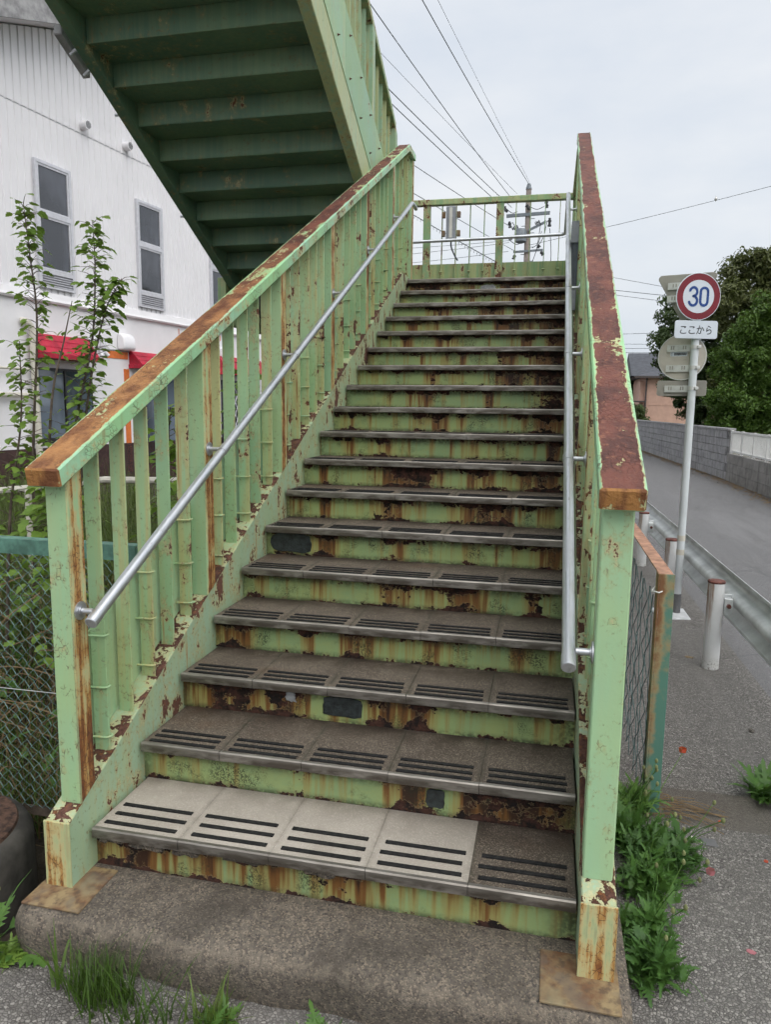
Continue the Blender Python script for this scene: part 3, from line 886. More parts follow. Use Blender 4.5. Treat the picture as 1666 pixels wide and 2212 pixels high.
# ================================================================== RAILINGS
def cap_line(y): return 1.31 + 0.5 * (y + 0.085)
def tie_mesh(xs, xi, mat):
    s = 1 if xi > xs else -1
    pts = [(xs, -0.013, 0), (xi - s * 0.006, -0.012, 0.002), (xi, -0.007, 0.003), (xi + s * 0.001, 0.0, 0.003), (xi, 0.007, 0.003), (xi - s * 0.006, 0.012, 0.002), (xs, 0.013, 0)]
    return MB().tube(pts, 0.0042, 6).mesh('tie', mat, smooth=True)
def railing(label, px, bx, cx, sx, mats, capmat, cap_end, foot_drop):
    pm, bmx, pf = mats
    root = thing('stair_railing', label, 'railing', (sum(px) / 2, 0.0, 0.25))
    # cap
    z = cap_line
    yf, ya, ye = -0.085, 5.12, cap_end
    top = [(yf, z(yf)), (ya, z(ya)), (ye, z(ya))]
    bot = [(ye, z(ya) - 0.06), (ya, z(ya) - 0.06), (yf + 0.012, z(yf + 0.012) - 0.062)]
    # subdivide for an uneven, dented edge
    v = MB().prism([(p[0], p[1]) for p in bot[::-1]][0:0] + [bot[2], bot[1], bot[0], top[2], top[1], top[0]], cx[0], cx[1])
    v.obj('cap', capmat, root, bevel=0.005)
    # posts
    for k in range(6):
        y0 = 0.9 * k - 0.030; y1 = y0 + 0.076
        poly = [(y0, sz(y0) - 0.002), (y1, sz(y1) - 0.002), (y1, z(y1) - 0.061), (y0, z(y0) - 0.061)]
        MB().prism(poly, px[0], px[1]).obj('post', pm if k or not pf else pf, root, bevel=0.004)
    if cap_end > 5.3:
        MB().prism([(5.345, 2.742), (5.42, 2.742), (5.42, z(ya) - 0.061), (5.345, z(ya) - 0.061)], px[0], px[1]).obj('post', pm, root, bevel=0.004)
    # balusters: flat bars standing crosswise
    hb = [cap_line(0) - 0.058, 0.262]
    bal_me = MB().prism([(-0.0045, 0.2575), (0.0045, 0.262), (0.0045, hb[0]), (-0.0045, hb[0] - 0.004)], bx[0], bx[1]).mesh('baluster', bmx, bevel=0.0012)
    tie = tie_mesh(sx[0] if abs(sx[0] - bx[0]) < abs(sx[0] - bx[1]) else sx[0], bx[1] + 0.003 if px[0] < 0.5 else bx[0] - 0.003, bmx)
    for k in range(6):
        for j in range(1, 6):
            y = 0.9 * k + 0.010 + 0.15 * j
            if y > 5.25: break
            yy = min(y, 5.1)
            jt = random.uniform(-0.004, 0.004)
            if y > 5.1:
                continue
            link('baluster', bal_me, root, mat=Matrix.Translation((jt * 0.4, y + jt, 0.5 * y)) @ Matrix.Rotation(random.uniform(-.02, .02), 4, 'Z'))
            if j % 2 == 1:
                for dz in (0.045, 0.215, 0.39):
                    link('tie', tie, root, mat=Matrix.Translation((0, y, sz(y) + dz + random.uniform(-.006, .006))) @ Matrix.Rotation(random.uniform(-.06, .06), 4, 'X'))
    for y in (5.19, 5.27):
        if y < cap_end - 0.1:
            MB().box(bx[0], bx[1], y - 0.0045, y + 0.0045, 2.74, z(ya) - 0.058).obj('baluster', bmx, root)
    # kick panels behind the balusters
    for k in range(6):
        y0 = 0.9 * k + 0.10; y1 = min(0.9 * k + 0.895, 5.2)
        poly = [(y0, sz(y0) + 0.002), (y1, sz(y1) + 0.002), (y1, sz(y1) + 0.403), (y0 + 0.05, sz(y0 + 0.05) + 0.403), (y0, sz(y0) + 0.36)]
        MB().prism(poly, sx[0], sx[1]).obj('kick_panel', 'paint_panel', root)
    return root
railing('left stair railing, orange-rusted sloping cap and flaking green bars', (-0.090, -0.016), (-0.086, -0.032), (-0.115, 0.0), (-0.104, -0.100),
        ('paint_post', 'paint_left', None), 'cap_left', 5.41, 0)
railing('right stair railing with broad maroon-rusted cap and smooth green post', (1.513, 1.592), (1.532, 1.586), (1.500, 1.612), (1.594, 1.598),
        ('paint_right', 'paint_right', 'paint_post_front'), 'cap_right', 5.24, 0)

# ---- handrail pipes
def hz(y): return 0.865 + 0.5 * y
def handrail(label, x, pts, face, ends, ks):
    root = thing('handrail', label, 'handrail', (x, 0, hz(0)))
    MB().tube(pts, 0.0178, 16).obj('pipe', 'pipe', root, smooth=True)
    p0 = Vector(pts[0]); d = (Vector(pts[1]) - p0).normalized()
    MB().tube([p0 - d * 0.006, p0 + d * 0.04], 0.0195, 18).obj('end_cap', 'pipe', root, bevel=0.002, smooth=True)
    sgn = 1 if x > face else -1
    br = MB()
    br.tube([(face + sgn * 0.001, 0, 0), (face + sgn * 0.005, 0, 0)], 0.029, 16)
    br.tube([(face + sgn * 0.006, 0, 0), (face + sgn * 0.009, 0, 0)], 0.015, 12)
    br.tube([(face + sgn * 0.010, 0, 0), (x - sgn * 0.02, 0, 0.0)], 0.0095, 10)
    brm = br.mesh('bracket', 'pipe', smooth=True)
    dd = Vector((0, 0.894, 0.447))
    colm = MB().tube([Vector((x, 0, 0)) - dd * 0.022, Vector((x, 0, 0)) + dd * 0.022], 0.0196, 16).mesh('collar', 'pipe', smooth=True)
    for k in ks:
        y = 0.9 * k + 0.006
        link('bracket', brm, root, loc=(0, y, hz(y)))
        if k: link('collar', colm, root, loc=(0, y, hz(y)))
    return root
handrail('bright tubular handrail on the left side with capped lower end', 0.052,
         [(0.052, -0.035, hz(-0.035)), (0.052, 2.5, hz(2.5)), (0.052, 4.97, hz(4.97)), (0.052, 5.02, hz(4.99)), (0.053, 5.11, hz(4.99)), (0.054, 5.17, hz(4.975))], -0.016, None, range(6))
handrail('bright tubular handrail on the right running on round the landing', 1.447,
         [(1.449, -0.045, hz(-0.045)), (1.447, 2.5, hz(2.5)), (1.446, 5.04, hz(5.04)), (1.446, 5.09, hz(5.06)), (1.446, 5.2, hz(5.06)), (1.446, 6.45, 3.37), (1.42, 6.50, 3.37), (1.36, 6.51, 3.37), (-0.30, 6.51, 3.345)], 1.513, None, range(6))

# ================================================================== LANDING AND ITS BACK RAILING
land = thing('stair_landing', 'green steel landing between the two stair flights', 'landing', (0, 5.8, 2.4))
MB().box(-1.79, 1.6, 5.36, 6.66, 2.45, 2.664).obj('deck', 'tile_old', land)
MB().box(-1.79, 1.6, 6.662, 6.74, 2.30, 2.74).obj('edge_beam', 'paint_back', land, bevel=0.004)
MB().box(1.602, 1.68, 5.47, 6.74, 2.30, 2.74).obj('edge_beam', 'paint_back', land, bevel=0.004)
MB().box(-1.88, -1.792, 4.96, 6.74, 2.30, 2.74).obj('edge_beam', 'paint_back', land, bevel=0.004)
for (x, y) in ((1.2, 6.1), (-1.3, 6.1)):
    MB().tube([(x, y, -0.5), (x, y, 2.45)], 0.16, 24).obj('column', 'paint_upper', land, smooth=True)
br = thing('landing_railing', 'thin-barred green railing across the back of the landing', 'railing', (0.3, 6.62, 2.7))
MB().box(-1.88, 1.60, 6.58, 6.66, 3.755, 3.815).obj('cap', 'paint_back', br, bevel=0.004)
bb = MB().box(-0.004, 0.004, 6.60, 6.652, 2.70, 3.756).mesh('baluster', 'paint_back')
pb = MB().box(-0.04, 0.04, 6.595, 6.65, 2.70, 3.756).mesh('post', 'paint_back', bevel=0.003)
for i in range(-2, 3):
    xp = 0.735 + 0.82 * i
    if xp < 1.6: link('post', pb, br, loc=(xp, 0, 0))
    for j in range(1, 5):
        xb = xp + 0.015 + 0.158 * j
        if xb < 1.5:
            link('baluster', bb, br, loc=(xb, 0, 0))
            if j != 2:
                o = MB().tube([(xb - 0.014, 6.59, 3.03), (xb + 0.014, 6.59, 3.03)], 0.009, 8).obj('clip', 'paint_back', br)
MB().box(-1.88, 1.60, 6.653, 6.658, 2.70, 3.125).obj('kick_panel', 'paint_back', br)
sr = thing('landing_railing', 'short green railing along the right side of the landing', 'railing', (1.56, 5.9, 2.7))
MB().box(1.505, 1.605, 5.25, 6.575, 3.77, 3.83).obj('cap', 'paint_back', sr, bevel=0.004)
for y in (5.45, 5.6, 5.75, 5.9, 6.05, 6.2, 6.35, 6.5):
    MB().box(1.535, 1.588, y - 0.004, y + 0.004, 2.74, 3.77).obj('baluster', 'paint_right', sr)
MB().box(1.59, 1.595, 5.25, 6.65, 2.742, 3.14).obj('kick_panel', 'paint_panel', sr)
MB().box(1.515, 1.59, 5.26, 5.335, 2.742, 3.77).obj('post', 'paint_right', sr, bevel=0.003)

# ---- light fittings clamped to the railings
def fitting(label, x, y, z0, z1, w, d, body, lens):
    t = thing('light_fitting', label, 'lamp', (x, y, z0))
    h = z1 - z0
    MB().box(x - w / 2, x + w / 2, y, y + d, z0, z1).obj('housing', body, t, bevel=0.004)
    MB().box(x - w * 0.16, x + w * 0.16, y - 0.004, y - 0.001, z0 + h * 0.04, z1 - h * 0.04).obj('diffuser', lens, t)
    return t
t = fitting('slim grey light fitting strapped to the back landing railing', 0.195, 6.545, 3.375, 3.725, 0.105, 0.05, 'grey_box', 'lens')
for z in (3.44, 3.64):
    for s in (-1, 1):
        MB().box(0.195 + s * 0.085 - 0.02, 0.195 + s * 0.085 + 0.02, 6.56, 6.60, z - 0.032, z + 0.032).obj('clamp', 'plate', t, bevel=0.004)
MB().tube(spline([(0.20, 6.57, 3.375), (0.205, 6.57, 3.29), (0.25, 6.58, 3.19), (0.277, 6.6, 3.15)]), 0.009, 8).obj('cable', 'dark_box', t, smooth=True)
t = thing('light_fitting', 'long dark grey light fitting on the right stair railing', 'lamp', (1.49, 3.55, 2.19))
MB().box(1.474, 1.511, 3.49, 3.60, 2.20, 2.775).obj('housing', 'dark_box', t, bevel=0.003)
MB().box(1.462, 1.512, 3.475, 3.615, 2.64, 2.785).obj('end_cover', 'grey_box', t, bevel=0.004)
MB().box(1.462, 1.512, 3.475, 3.615, 2.185, 2.335).obj('end_cover', 'grey_box', t, bevel=0.004)
MB().box(1.466, 1.4735, 3.515, 3.575, 2.34, 2.635).obj('diffuser', 'grey_box', t)

# ================================================================== UPPER FLIGHT (switchback, over on the left)
uf = thing('stair_flight', 'upper stair flight overhead showing its dark green underside', 'stairs', (-0.95, 5.1, 2.7))
NU = 17
def un(y): return 2.85 + 0.5 * (5.1 - y)          # nosing line
YT = 5.1 - 0.3 * NU
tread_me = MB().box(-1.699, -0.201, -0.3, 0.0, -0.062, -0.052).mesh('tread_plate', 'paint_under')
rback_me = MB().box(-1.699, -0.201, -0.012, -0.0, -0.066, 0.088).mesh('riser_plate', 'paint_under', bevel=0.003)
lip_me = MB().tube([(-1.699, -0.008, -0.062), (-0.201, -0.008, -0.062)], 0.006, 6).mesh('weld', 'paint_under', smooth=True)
top_me = MB().box(-1.699, -0.201, -0.3, 0.03, -0.045, 0.0).mesh('tread_slab', 'tile_old')
for k in range(0, NU):
    y = 5.1 - 0.3 * k
    z = 2.7 + 0.15 * k
    link('riser_plate', rback_me, uf, loc=(0, y, z))
    link('weld', lip_me, uf, loc=(0, y, z))
    link('tread_plate', tread_me, uf, loc=(0, y, z + 0.15))
    link('tread_slab', top_me, uf, loc=(0, y, z + 0.15))
def ustr(x0, x1, lo, hi, mat, nm='stringer', bev=0.005):
    poly = [(YT, un(YT) + lo), (5.16, un(5.16) + lo), (5.16, un(5.16) + hi), (YT, un(YT) + hi)]
    return MB().prism(poly, x0, x1).obj(nm, mat, uf, bevel=bev)
ustr(-0.2, -0.112, -0.245, 0.115, 'paint_upper')
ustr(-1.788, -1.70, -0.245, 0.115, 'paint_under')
ur = thing('stair_railing', 'pale green railing of the upper flight, seen from below', 'railing', (-0.17, 5.1, 2.9))
poly = [(YT, un(YT) + 1.145), (5.05, un(5.05) + 1.145), (5.05, un(5.05) + 1.205), (YT, un(YT) + 1.205)]
MB().prism(poly, -0.232, -0.122).obj('cap', 'paint_back', ur, bevel=0.004)
ubal = MB().prism([(-0.0045, 0.118), (0.0045, 0.113), (0.0045, 1.146), (-0.0045, 1.150)], -0.21, -0.152).mesh('baluster', 'paint_upper', bevel=0.0012)
bolt = MB().tube([(-0.108, 0, 0), (-0.092, 0, 0)], 0.004, 6).tube([(-0.108, 0, 0), (-0.1035, 0, 0)], 0.0085, 6).mesh('bolt', 'rustcap')
for k in range(6):
    y0 = 5.1 - 0.9 * k
    MB().prism([(y0 - 0.076, un(y0 - 0.076) + 0.112), (y0, un(y0) + 0.112), (y0, un(y0) + 1.147), (y0 - 0.076, un(y0 - 0.076) + 1.147)], -0.20, -0.118).obj('post', 'paint_upper', ur, bevel=0.004)
    ya, yb = max(y0 - 0.90, YT), y0 - 0.002
    MB().prism([(ya, un(ya) - 0.005), (yb, un(yb) - 0.005), (yb, un(yb) + 0.455), (ya, un(ya) + 0.455)], -0.1115, -0.108).obj('kick_panel', 'paint_panel', ur)
    for j in range(1, 6):
        y = y0 - 0.038 - 0.15 * j
        if y < YT: continue
        link('baluster', ubal, ur, loc=(0, y, un(y)))
        if j % 2 == 1:
            for dz in (0.09, 0.37):
                link('bolt', bolt, ur, loc=(0, y - 0.012, un(y) + dz))
ul = thing('stair_railing', 'far railing of the upper flight, mostly hidden behind its underside', 'railing', (-1.75, 5.1, 2.9))
MB().prism(poly, -1.80, -1.69).obj('cap', 'paint_back', ul, bevel=0.004)
for k in range(int((5.05 - YT) / 0.15)):
    y = 5.03 - 0.15 * k
    link('baluster', ubal, ul, loc=(-1.56, y, un(y)))
t = thing('light_fitting', 'box light fitting on the outer edge of the upper flight', 'lamp', (-1.86, 2.7, 3.8))
MB().prism([(2.60, un(2.60) - 0.235), (2.90, un(2.90) - 0.235), (2.90, un(2.90) - 0.175), (2.60, un(2.60) - 0.175)], -1.88, -1.82).obj('housing', 'fascia', t, bevel=0.006)
for y in (2.70, 2.84):
    MB().tube([(-1.83, y, un(y) - 0.27), (-1.79, y, un(y) - 0.24)], 0.012, 8).obj('clamp', 'pipe', t, smooth=True)
for y in (3.2, 4.15):
    o = MB().tube([(-1.83, y, un(y) - 0.21), (-1.785, y, un(y) - 0.21)], 0.011, 8).obj('bolt', 'pipe', uf, smooth=True)

# ================================================================== WHITE BUILDING ON THE LEFT
A = R(7.9)
bd = thing('white_building', 'two-storey white building with ribbed siding and red awnings', 'building', (-6.786, 9.116, 0), -A)
def B(name, mat, parent=bd, **k):
    return lambda mb: mb.obj(name, mat, parent, local=True, **k)
def lb(t0, t1, s0, s1, z0, z1): return MB().box(t0, t1, s0, s1, z0, z1)
def ribs(s0, s1, z0f, z1f, per=0.142):
    """ribbed siding: narrow recessed grooves between flat pans"""
    mb = MB(); s = s0
    pts = []
    while s < s1:
        pts += [(0.0, s), (0.0, s + per - 0.052), (-0.022, s + per - 0.042), (-0.022, s + per - 0.010)]
        s += per
    pts.append((0.0, s))
    n = len(pts)
    mb.v = [(p[0], p[1], z0f(p[1])) for p in pts] + [(p[0], p[1], z1f(p[1])) for p in pts]
    mb.f = [[i, i + 1, n + i + 1, n + i] for i in range(n - 1)]
    return mb
rake = lambda s: 7.10 + 0.36 * (s + 0.8) if s < 6 else 7.10 + 0.36 * 6.8 - 0.36 * (s - 6)
ribs(-7, 19, lambda s: 3.30, lambda s: 6.06).obj('siding', 'siding', bd, local=True, fix=False)
ribs(-7, 19, lambda s: 6.075, lambda s: rake(s)).obj('siding', 'siding', bd, local=True, fix=False)
lb(-0.03, -0.024, -7, 19, 6.04, 6.09).obj('seam', 'frame', bd, local=True)
for nm, a, b in (('core', 0.0, 0.0),):
    MB().prism([(-7, -0.4), (19, -0.4), (19, rake(19)), (6, rake(6)), (-7, rake(-7))], -9.0, -0.032).obj('core_wall', 'wall_white', bd, local=True)
lb(-0.03, 0.0, -7, 19, 0.76, 3.13).obj('render_wall', 'wall_white', bd, local=True)
lb(-0.03, 0.012, -7, 19, -0.4, 0.757).obj('base_course', 'wall_brown', bd, local=True)
o = MB().prism([(0.055, 3.13), (0.075, 3.16), (0.055, 3.20), (0.03, 3.298), (-0.03, 3.298), (-0.03, 3.132), (0.0, 3.132)][::-1], -7, 19, axis=1).obj('band_course', 'wall_white', bd, local=True)
# roof edge
mb = MB()
for (s0, s1) in ((-7, 6), (6, 19)):
    mb.quadbox([(-9.2, s0, rake(s0) + 0.02), (0.42, s0, rake(s0) + 0.02), (0.42, s1, rake(s1) + 0.02), (-9.2, s1, rake(s1) + 0.02),
                (-9.2, s0, rake(s0) + 0.10), (0.42, s0, rake(s0) + 0.10), (0.42, s1, rake(s1) + 0.10), (-9.2, s1, rake(s1) + 0.10)])
roof = mb.obj('roof', 'wall_white', bd, local=True)
mb = MB()
for (s0, s1) in ((-7, 6), (6, 19)):
    mb.quadbox([(0.424, s0, rake(s0) - 0.02), (0.46, s0, rake(s0) - 0.02), (0.46, s1, rake(s1) - 0.02), (0.424, s1, rake(s1) - 0.02),
                (0.424, s0, rake(s0) + 0.30), (0.46, s0, rake(s0) + 0.30), (0.46, s1, rake(s1) + 0.30), (0.424, s1, rake(s1) + 0.30)])
mb.obj('fascia', 'fascia', roof, local=True)
# windows
def window(s0, s1):
    wn = lb(0.002, 0.012, s0, s1, 3.37, 5.35).obj('window', 'frame', bd, local=True)
    fr = MB()
    W = 0.05
    for (a, b, c, d) in ((s0, s0 + W, 3.37, 5.35), (s1 - W, s1, 3.37, 5.35), (s0 + W, s1 - W, 5.30, 5.35), (s0 + W, s1 - W, 3.37, 3.40), (s0 + W, s1 - W, 4.50, 4.57), (s0 + W, s1 - W, 3.60, 3.66)):
        fr.box(0.013, 0.055, a, b, c, d)
    fr.obj('frame', 'frame', wn, local=True)
    for (c, d) in ((3.665, 4.495), (4.575, 5.295)):
        a, b = s0 + W + 0.003, s1 - W - 0.003
        for (q, r, e, h) in ((a, a + .03, c, d), (b - .03, b, c, d), (a + .03, b - .03, d - .03, d), (a + .03, b - .03, c, c + .03)):
            lb(0.02, 0.045, q, r, e, h).obj('sash', 'frame', wn, local=True)
        lb(0.022, 0.027, a + .03, b - .03, c + .03, d - .03).obj('pane', 'glass', wn, local=True)
    for i in range(5):
        z = 3.408 + 0.038 * i
        MB().quadbox([(0.018, s0 + .055, z + .02), (0.05, s0 + .055, z), (0.05, s1 - .055, z), (0.018, s1 - .055, z + .02),
                      (0.018, s0 + .055, z + .026), (0.05, s0 + .055, z + .006), (0.05, s1 - .055, z + .006), (0.018, s1 - .055, z + .026)]).obj('louvre_slat', 'frame', wn, local=True)
for i in range(-1, 4):
    window(-0.34 + 2.43 * i, 0.43 + 2.43 * i)
# awnings
def awning(s0, s1, zt, zb, out):
    a = MB().prism([(0.002, zt), (0.06, zt), (out, zb + 0.06), (out, zb + 0.055), (0.002, zb + 0.055)][::-1], s0, s1, axis=1).obj('awning', 'red', bd, local=True)
    lb(0.002, out + 0.05, s0 - 0.02, s1 + 0.04, zb - 0.02, zb + 0.052).obj('awning_lip', 'red', a, local=True)
    for q in (0.35, 0.68):
        zq = zt + (zb + 0.06 - zt) * q; tq = 0.06 + (out - 0.06) * q
        lb(tq, tq + 0.006, s0, s1, zq - 0.006, zq + 0.006).obj('seam', 'red', a, local=True)
    return a
awning(-0.56, 0.66, 2.62, 2.24, 0.30)
awning(1.78, 3.9, 2.50, 2.20, 0.30)
awning(4.75, 6.6, 2.62, 2.22, 0.30)
# shop windows
def shopwin(s0, s1, z0, z1, nsplit, pane):
    wn = lb(0.001, 0.006, s0, s1, z0, z1).obj('shop_window', 'frame_dark', bd, local=True)
    for i in range(nsplit):
        a = s0 + (s1 - s0) * i / nsplit; b = s0 + (s1 - s0) * (i + 1) / nsplit
        lb(0.008, 0.012, a + 0.03, b - 0.03, z0 + 0.06, z1 - 0.04).obj('pane', pane, wn, local=True)
        lb(0.007, 0.03, a - 0.012 if i else a, a + 0.028, z0, z1).obj('mullion', 'frame_dark', wn, local=True)
    lb(0.007, 0.04, s0 - 0.01, s1 + 0.01, z0 - 0.03, z0 + 0.055).obj('sill', 'frame_dark', wn, local=True)
    lb(0.007, 0.03, s0, s1, z1 - 0.035, z1).obj('head', 'frame_dark', wn, local=True)
    return wn
shopwin(-0.55, 0.78, 0.86, 2.08, 2, 'glass_blue')
shopwin(1.95, 3.7, 0.5, 2.08, 2, 'glass_blue')
wl = shopwin(4.9, 6.4, 0.5, 2.08, 2, 'glass')
lat = MB()
for i in range(10):
    s = 4.95 + 0.14 * i
    lat.tube([(0.05, s, 0.6), (0.05, s + 0.7, 2.0)], 0.008, 4, caps=False)
    lat.tube([(0.052, s + 0.7, 0.6), (0.052, s, 2.0)], 0.008, 4, caps=False)
lat.obj('lattice', 'frame', wl, local=True)
lb(0.001, 0.012, 1.62, 1.76, 0.20, 2.16).obj('orange_stripe', 'orange', bd, local=True)
lb(0.001, 0.012, 1.18, 1.74, 2.34, 2.47).obj('orange_stripe', 'orange', bd, local=True)
for s in (3.35, 3.72, 4.9):
    lb(0.001, 0.006, s, s + 0.02, 2.96, 3.08).obj('orange_tick', 'orange', bd, local=True)
lb(0.001, 0.02, 1.08, 1.80, 2.475, 2.50).obj('drip_edge', 'fascia', bd, local=True)
# downpipe with swan neck, vents, hoods
MB().tube(spline([(0.02, -0.75, 2.78), (0.09, -0.70, 2.77), (0.11, -0.62, 2.66), (0.11, -0.615, 2.4), (0.11, -0.61, 1.5), (0.11, -0.6, 0.2)], 5), 0.055, 12).obj('downpipe', 'beige', bd, local=True, smooth=True)
MB().tube([(0.08, -7, 1.62), (0.08, -0.7, 1.62)], 0.04, 8).obj('pipe_run', 'beige', bd, local=True, smooth=True)
MB().tube([(0.08, -7, 2.03), (0.08, -0.7, 2.03)], 0.02, 8).obj('pipe_run', 'beige', bd, local=True, smooth=True)
for s in (0.81, 1.88, 4.1, 5.2):
    v = MB().tube([(0.001, s, 6.21), (0.13, s, 6.21)], 0.078, 18).obj('round_vent', 'siding', bd, local=True, smooth=True)
    for i in range(-3, 4):
        h = math.sqrt(max(0, 0.06 ** 2 - (0.018 * i) ** 2))
        lb(0.131, 0.134, s - h, s + h, 6.21 + 0.018 * i - 0.004, 6.21 + 0.018 * i + 0.004).obj('vent_slat', 'frame_dark', v, local=True)
for s in (1.62, 5.02):
    MB().prism([(0.0, 2.50), (0.17, 2.50), (0.19, 2.56), (0.17, 2.72), (0.12, 2.79), (0.05, 2.81), (0.0, 2.81)][::-1], s - 0.16, s + 0.16, axis=1).obj('vent_hood', 'siding', bd, local=True, bevel=0.025, smooth=True)
lp = MB().lathe((0.10, 0.98, 2.52), [(0.01, 0.09), (0.05, 0.085), (0.062, 0.03), (0.055, -0.03)], 14).obj('wall_lamp', 'frame', bd, local=True, smooth=True)
MB().tube([(0.001, 0.98, 2.45), (0.10, 0.98, 2.45), (0.10, 0.98, 2.55)], 0.02, 8).obj('arm', 'frame', lp, local=True, smooth=True)
MB().tube([(0.10, 0.93, 2.42), (0.14, 0.90, 2.34)], 0.035, 10).obj('spot', 'frame', lp, local=True, smooth=True)
MB().tube([(0.10, 1.03, 2.42), (0.14, 1.07, 2.36)], 0.035, 10).obj('spot', 'frame', lp, local=True, smooth=True)

# ---- low white pipe barrier in front of it
t = thing('pipe_barrier', 'low white pipe barrier in the weeds before the white building', 'barrier', (-3, 3.8, 0))
MB().tube([(-4.4, 3.45, 0.62), (-3.15, 3.70, 0.745), (-2.48, 3.86, 0.83), (-1.4, 4.1, 0.83)], 0.03, 8).obj('rail', 'beige', t, smooth=True)
for (x, y, z) in ((-3.15, 3.70, 0.745), (-1.6, 4.05, 0.83)):
    MB().tube([(x, y, z), (x, y, -0.3)], 0.03, 8).obj('post', 'beige', t, smooth=True)

# ================================================================== FAR SIDE OF THE ROAD
# block wall: y 17.2 .. 36, courses of 0.4 x 0.2 m blocks
bwall = thing('block_wall', 'grey concrete block wall along the far side of the road', 'wall', (5.4, 17.2, GZ))
d = Vector((-0.62, 19.0, 0)).normalized()
ang = math.atan2(-d.x, d.y)
blk = MB().box(0, 0.13, 0.006, 0.394, 0.007, 0.193).mesh('block', 'block', bevel=0.004)
cap_b = MB().box(-0.02, 0.15, 0.002, 0.598, 0.0, 0.055).mesh('coping', 'block', bevel=0.004)
cnt = 0
far = MB()
for i in range(48):
    for c in range(6):
        off = 0.2 if c % 2 else 0.0
        p = Vector((5.62, 17.22, GZ)) + d * (0.4 * i + off) + Vector((0, 0, 0.2 * c))
        if cnt < 288:
            link('block', blk, bwall, mat=Matrix.Translation(p + Vector((random.uniform(-.003, .003), 0, 0))) @ Matrix.Rotation(ang, 4, 'Z')); cnt += 1
for i in range(32):
    p = Vector((5.62, 17.22, GZ + 1.2)) + d * (0.6 * i)
    link('coping', cap_b, bwall, mat=Matrix.Translation(p) @ Matrix.Rotation(ang, 4, 'Z'))
q0 = Vector((5.62, 17.22, 0)) + d * 0.002; q1 = Vector((5.62, 17.22, 0)) + d * 19.4
nrm = Vector((d.y, -d.x, 0))
mb = MB()
mb.quadbox([tuple(q0 + nrm * 0.020 + Vector((0, 0, GZ))), tuple(q1 + nrm * 0.020 + Vector((0, 0, GZ))), tuple(q1 + nrm * 0.12 + Vector((0, 0, GZ))), tuple(q0 + nrm * 0.12 + Vector((0, 0, GZ))),
            tuple(q0 + nrm * 0.020 + Vector((0, 0, GZ + 1.198))), tuple(q1 + nrm * 0.020 + Vector((0, 0, GZ + 1.198))), tuple(q1 + nrm * 0.12 + Vector((0, 0, GZ + 1.198))), tuple(q0 + nrm * 0.12 + Vector((0, 0, GZ + 1.198)))])
mb.obj('mortar', 'mortar', bwall)
# lower rough wall with white fence on top
lw = thing('block_wall', 'low stained block wall carrying a white slatted fence', 'wall', (5.6, 13, GZ))
blk2 = MB().box(0, 0.16, 0.003, 0.397, 0.003, 0.217).mesh('block', 'block_dark', bevel=0.004)
for i in range(26):
    for c in range(3):
        link('block', blk2, lw, loc=(5.60 + random.uniform(-.003, .003), 17.2 - 0.4 * (i + 1) - (0.2 if c % 2 else 0), GZ + 0.22 * c))
MB().box(5.612, 5.75, 6.6, 17.16, GZ, GZ + 0.655).obj('mortar', 'block_dark', lw)
wf = thing('slat_fence', 'white aluminium slat fence on the low wall across the road', 'fence', (5.66, 13, 0.55))
for z in (0.565, 1.03):
    MB().box(5.645, 5.685, 6.6, 17.12, z - 0.02, z + 0.02).obj('rail', 'white_alu', wf)
sl_me = MB().box(5.658, 5.672, -0.014, 0.014, 0.586, 1.009).mesh('slat', 'white_alu')
po_me = MB().box(5.64, 5.69, -0.03, 0.03, 0.49, 1.06).mesh('post', 'white_alu')
y = 17.06
i = 0
while y > 9.6:
    link('slat', sl_me, wf, loc=(0, y, 0)); y -= 0.085
for i in range(9):
    link('post', po_me, wf, loc=(0, 17.1 - 1.0 * i, 0))

# pink house
hs = thing('pink_house', 'pink stucco house with dark slate roof beyond the block wall', 'house', (7.5, 40, GZ))
MB().box(6.05, 12.0, 38.0, 46.0, GZ, 3.25).obj('wall', 'house_pink', hs)
MB().box(6.03, 12.02, 37.98, 37.995, 1.78, 1.84).obj('band', 'house_pink', hs)
MB().box(5.82, 6.045, 38.15, 39.5, GZ, 3.02).obj('bay_wall', 'house_pink', hs)
rf = MB()
rf.v = [(5.5, 37.6, 3.23), (12.4, 37.6, 3.23), (12.4, 46.4, 3.23), (5.5, 46.4, 3.23), (8.5, 42.0, 4.2), (10.4, 42.0, 4.2)]
rf.f = [[0, 1, 5, 4], [1, 2, 5], [2, 3, 4, 5], [3, 0, 4], [3, 2, 1, 0]]
r_ = rf.obj('roof', 'roof', hs)
MB().prism([(38.6, 3.30), (41.0, 4.62), (43.4, 3.30)], 5.42, 9.0).obj('gable_roof', 'roof', r_)
MB().box(5.46, 12.44, 37.55, 37.597, 3.15, 3.25).obj('gutter', 'dark_trim', r_)
MB().tube([(6.10, 37.9, 3.15), (6.10, 37.95, 1.0), (6.10, 37.95, GZ)], 0.045, 8).obj('downpipe', 'dark_trim', hs)
MB().box(5.3, 6.0, 37.3, 38.1, 1.93, 2.0).obj('porch_roof', 'dark_trim', hs)
MB().box(8.2, 9.4, 37.96, 37.99, 1.95, 2.95).obj('window', 'glass', hs)

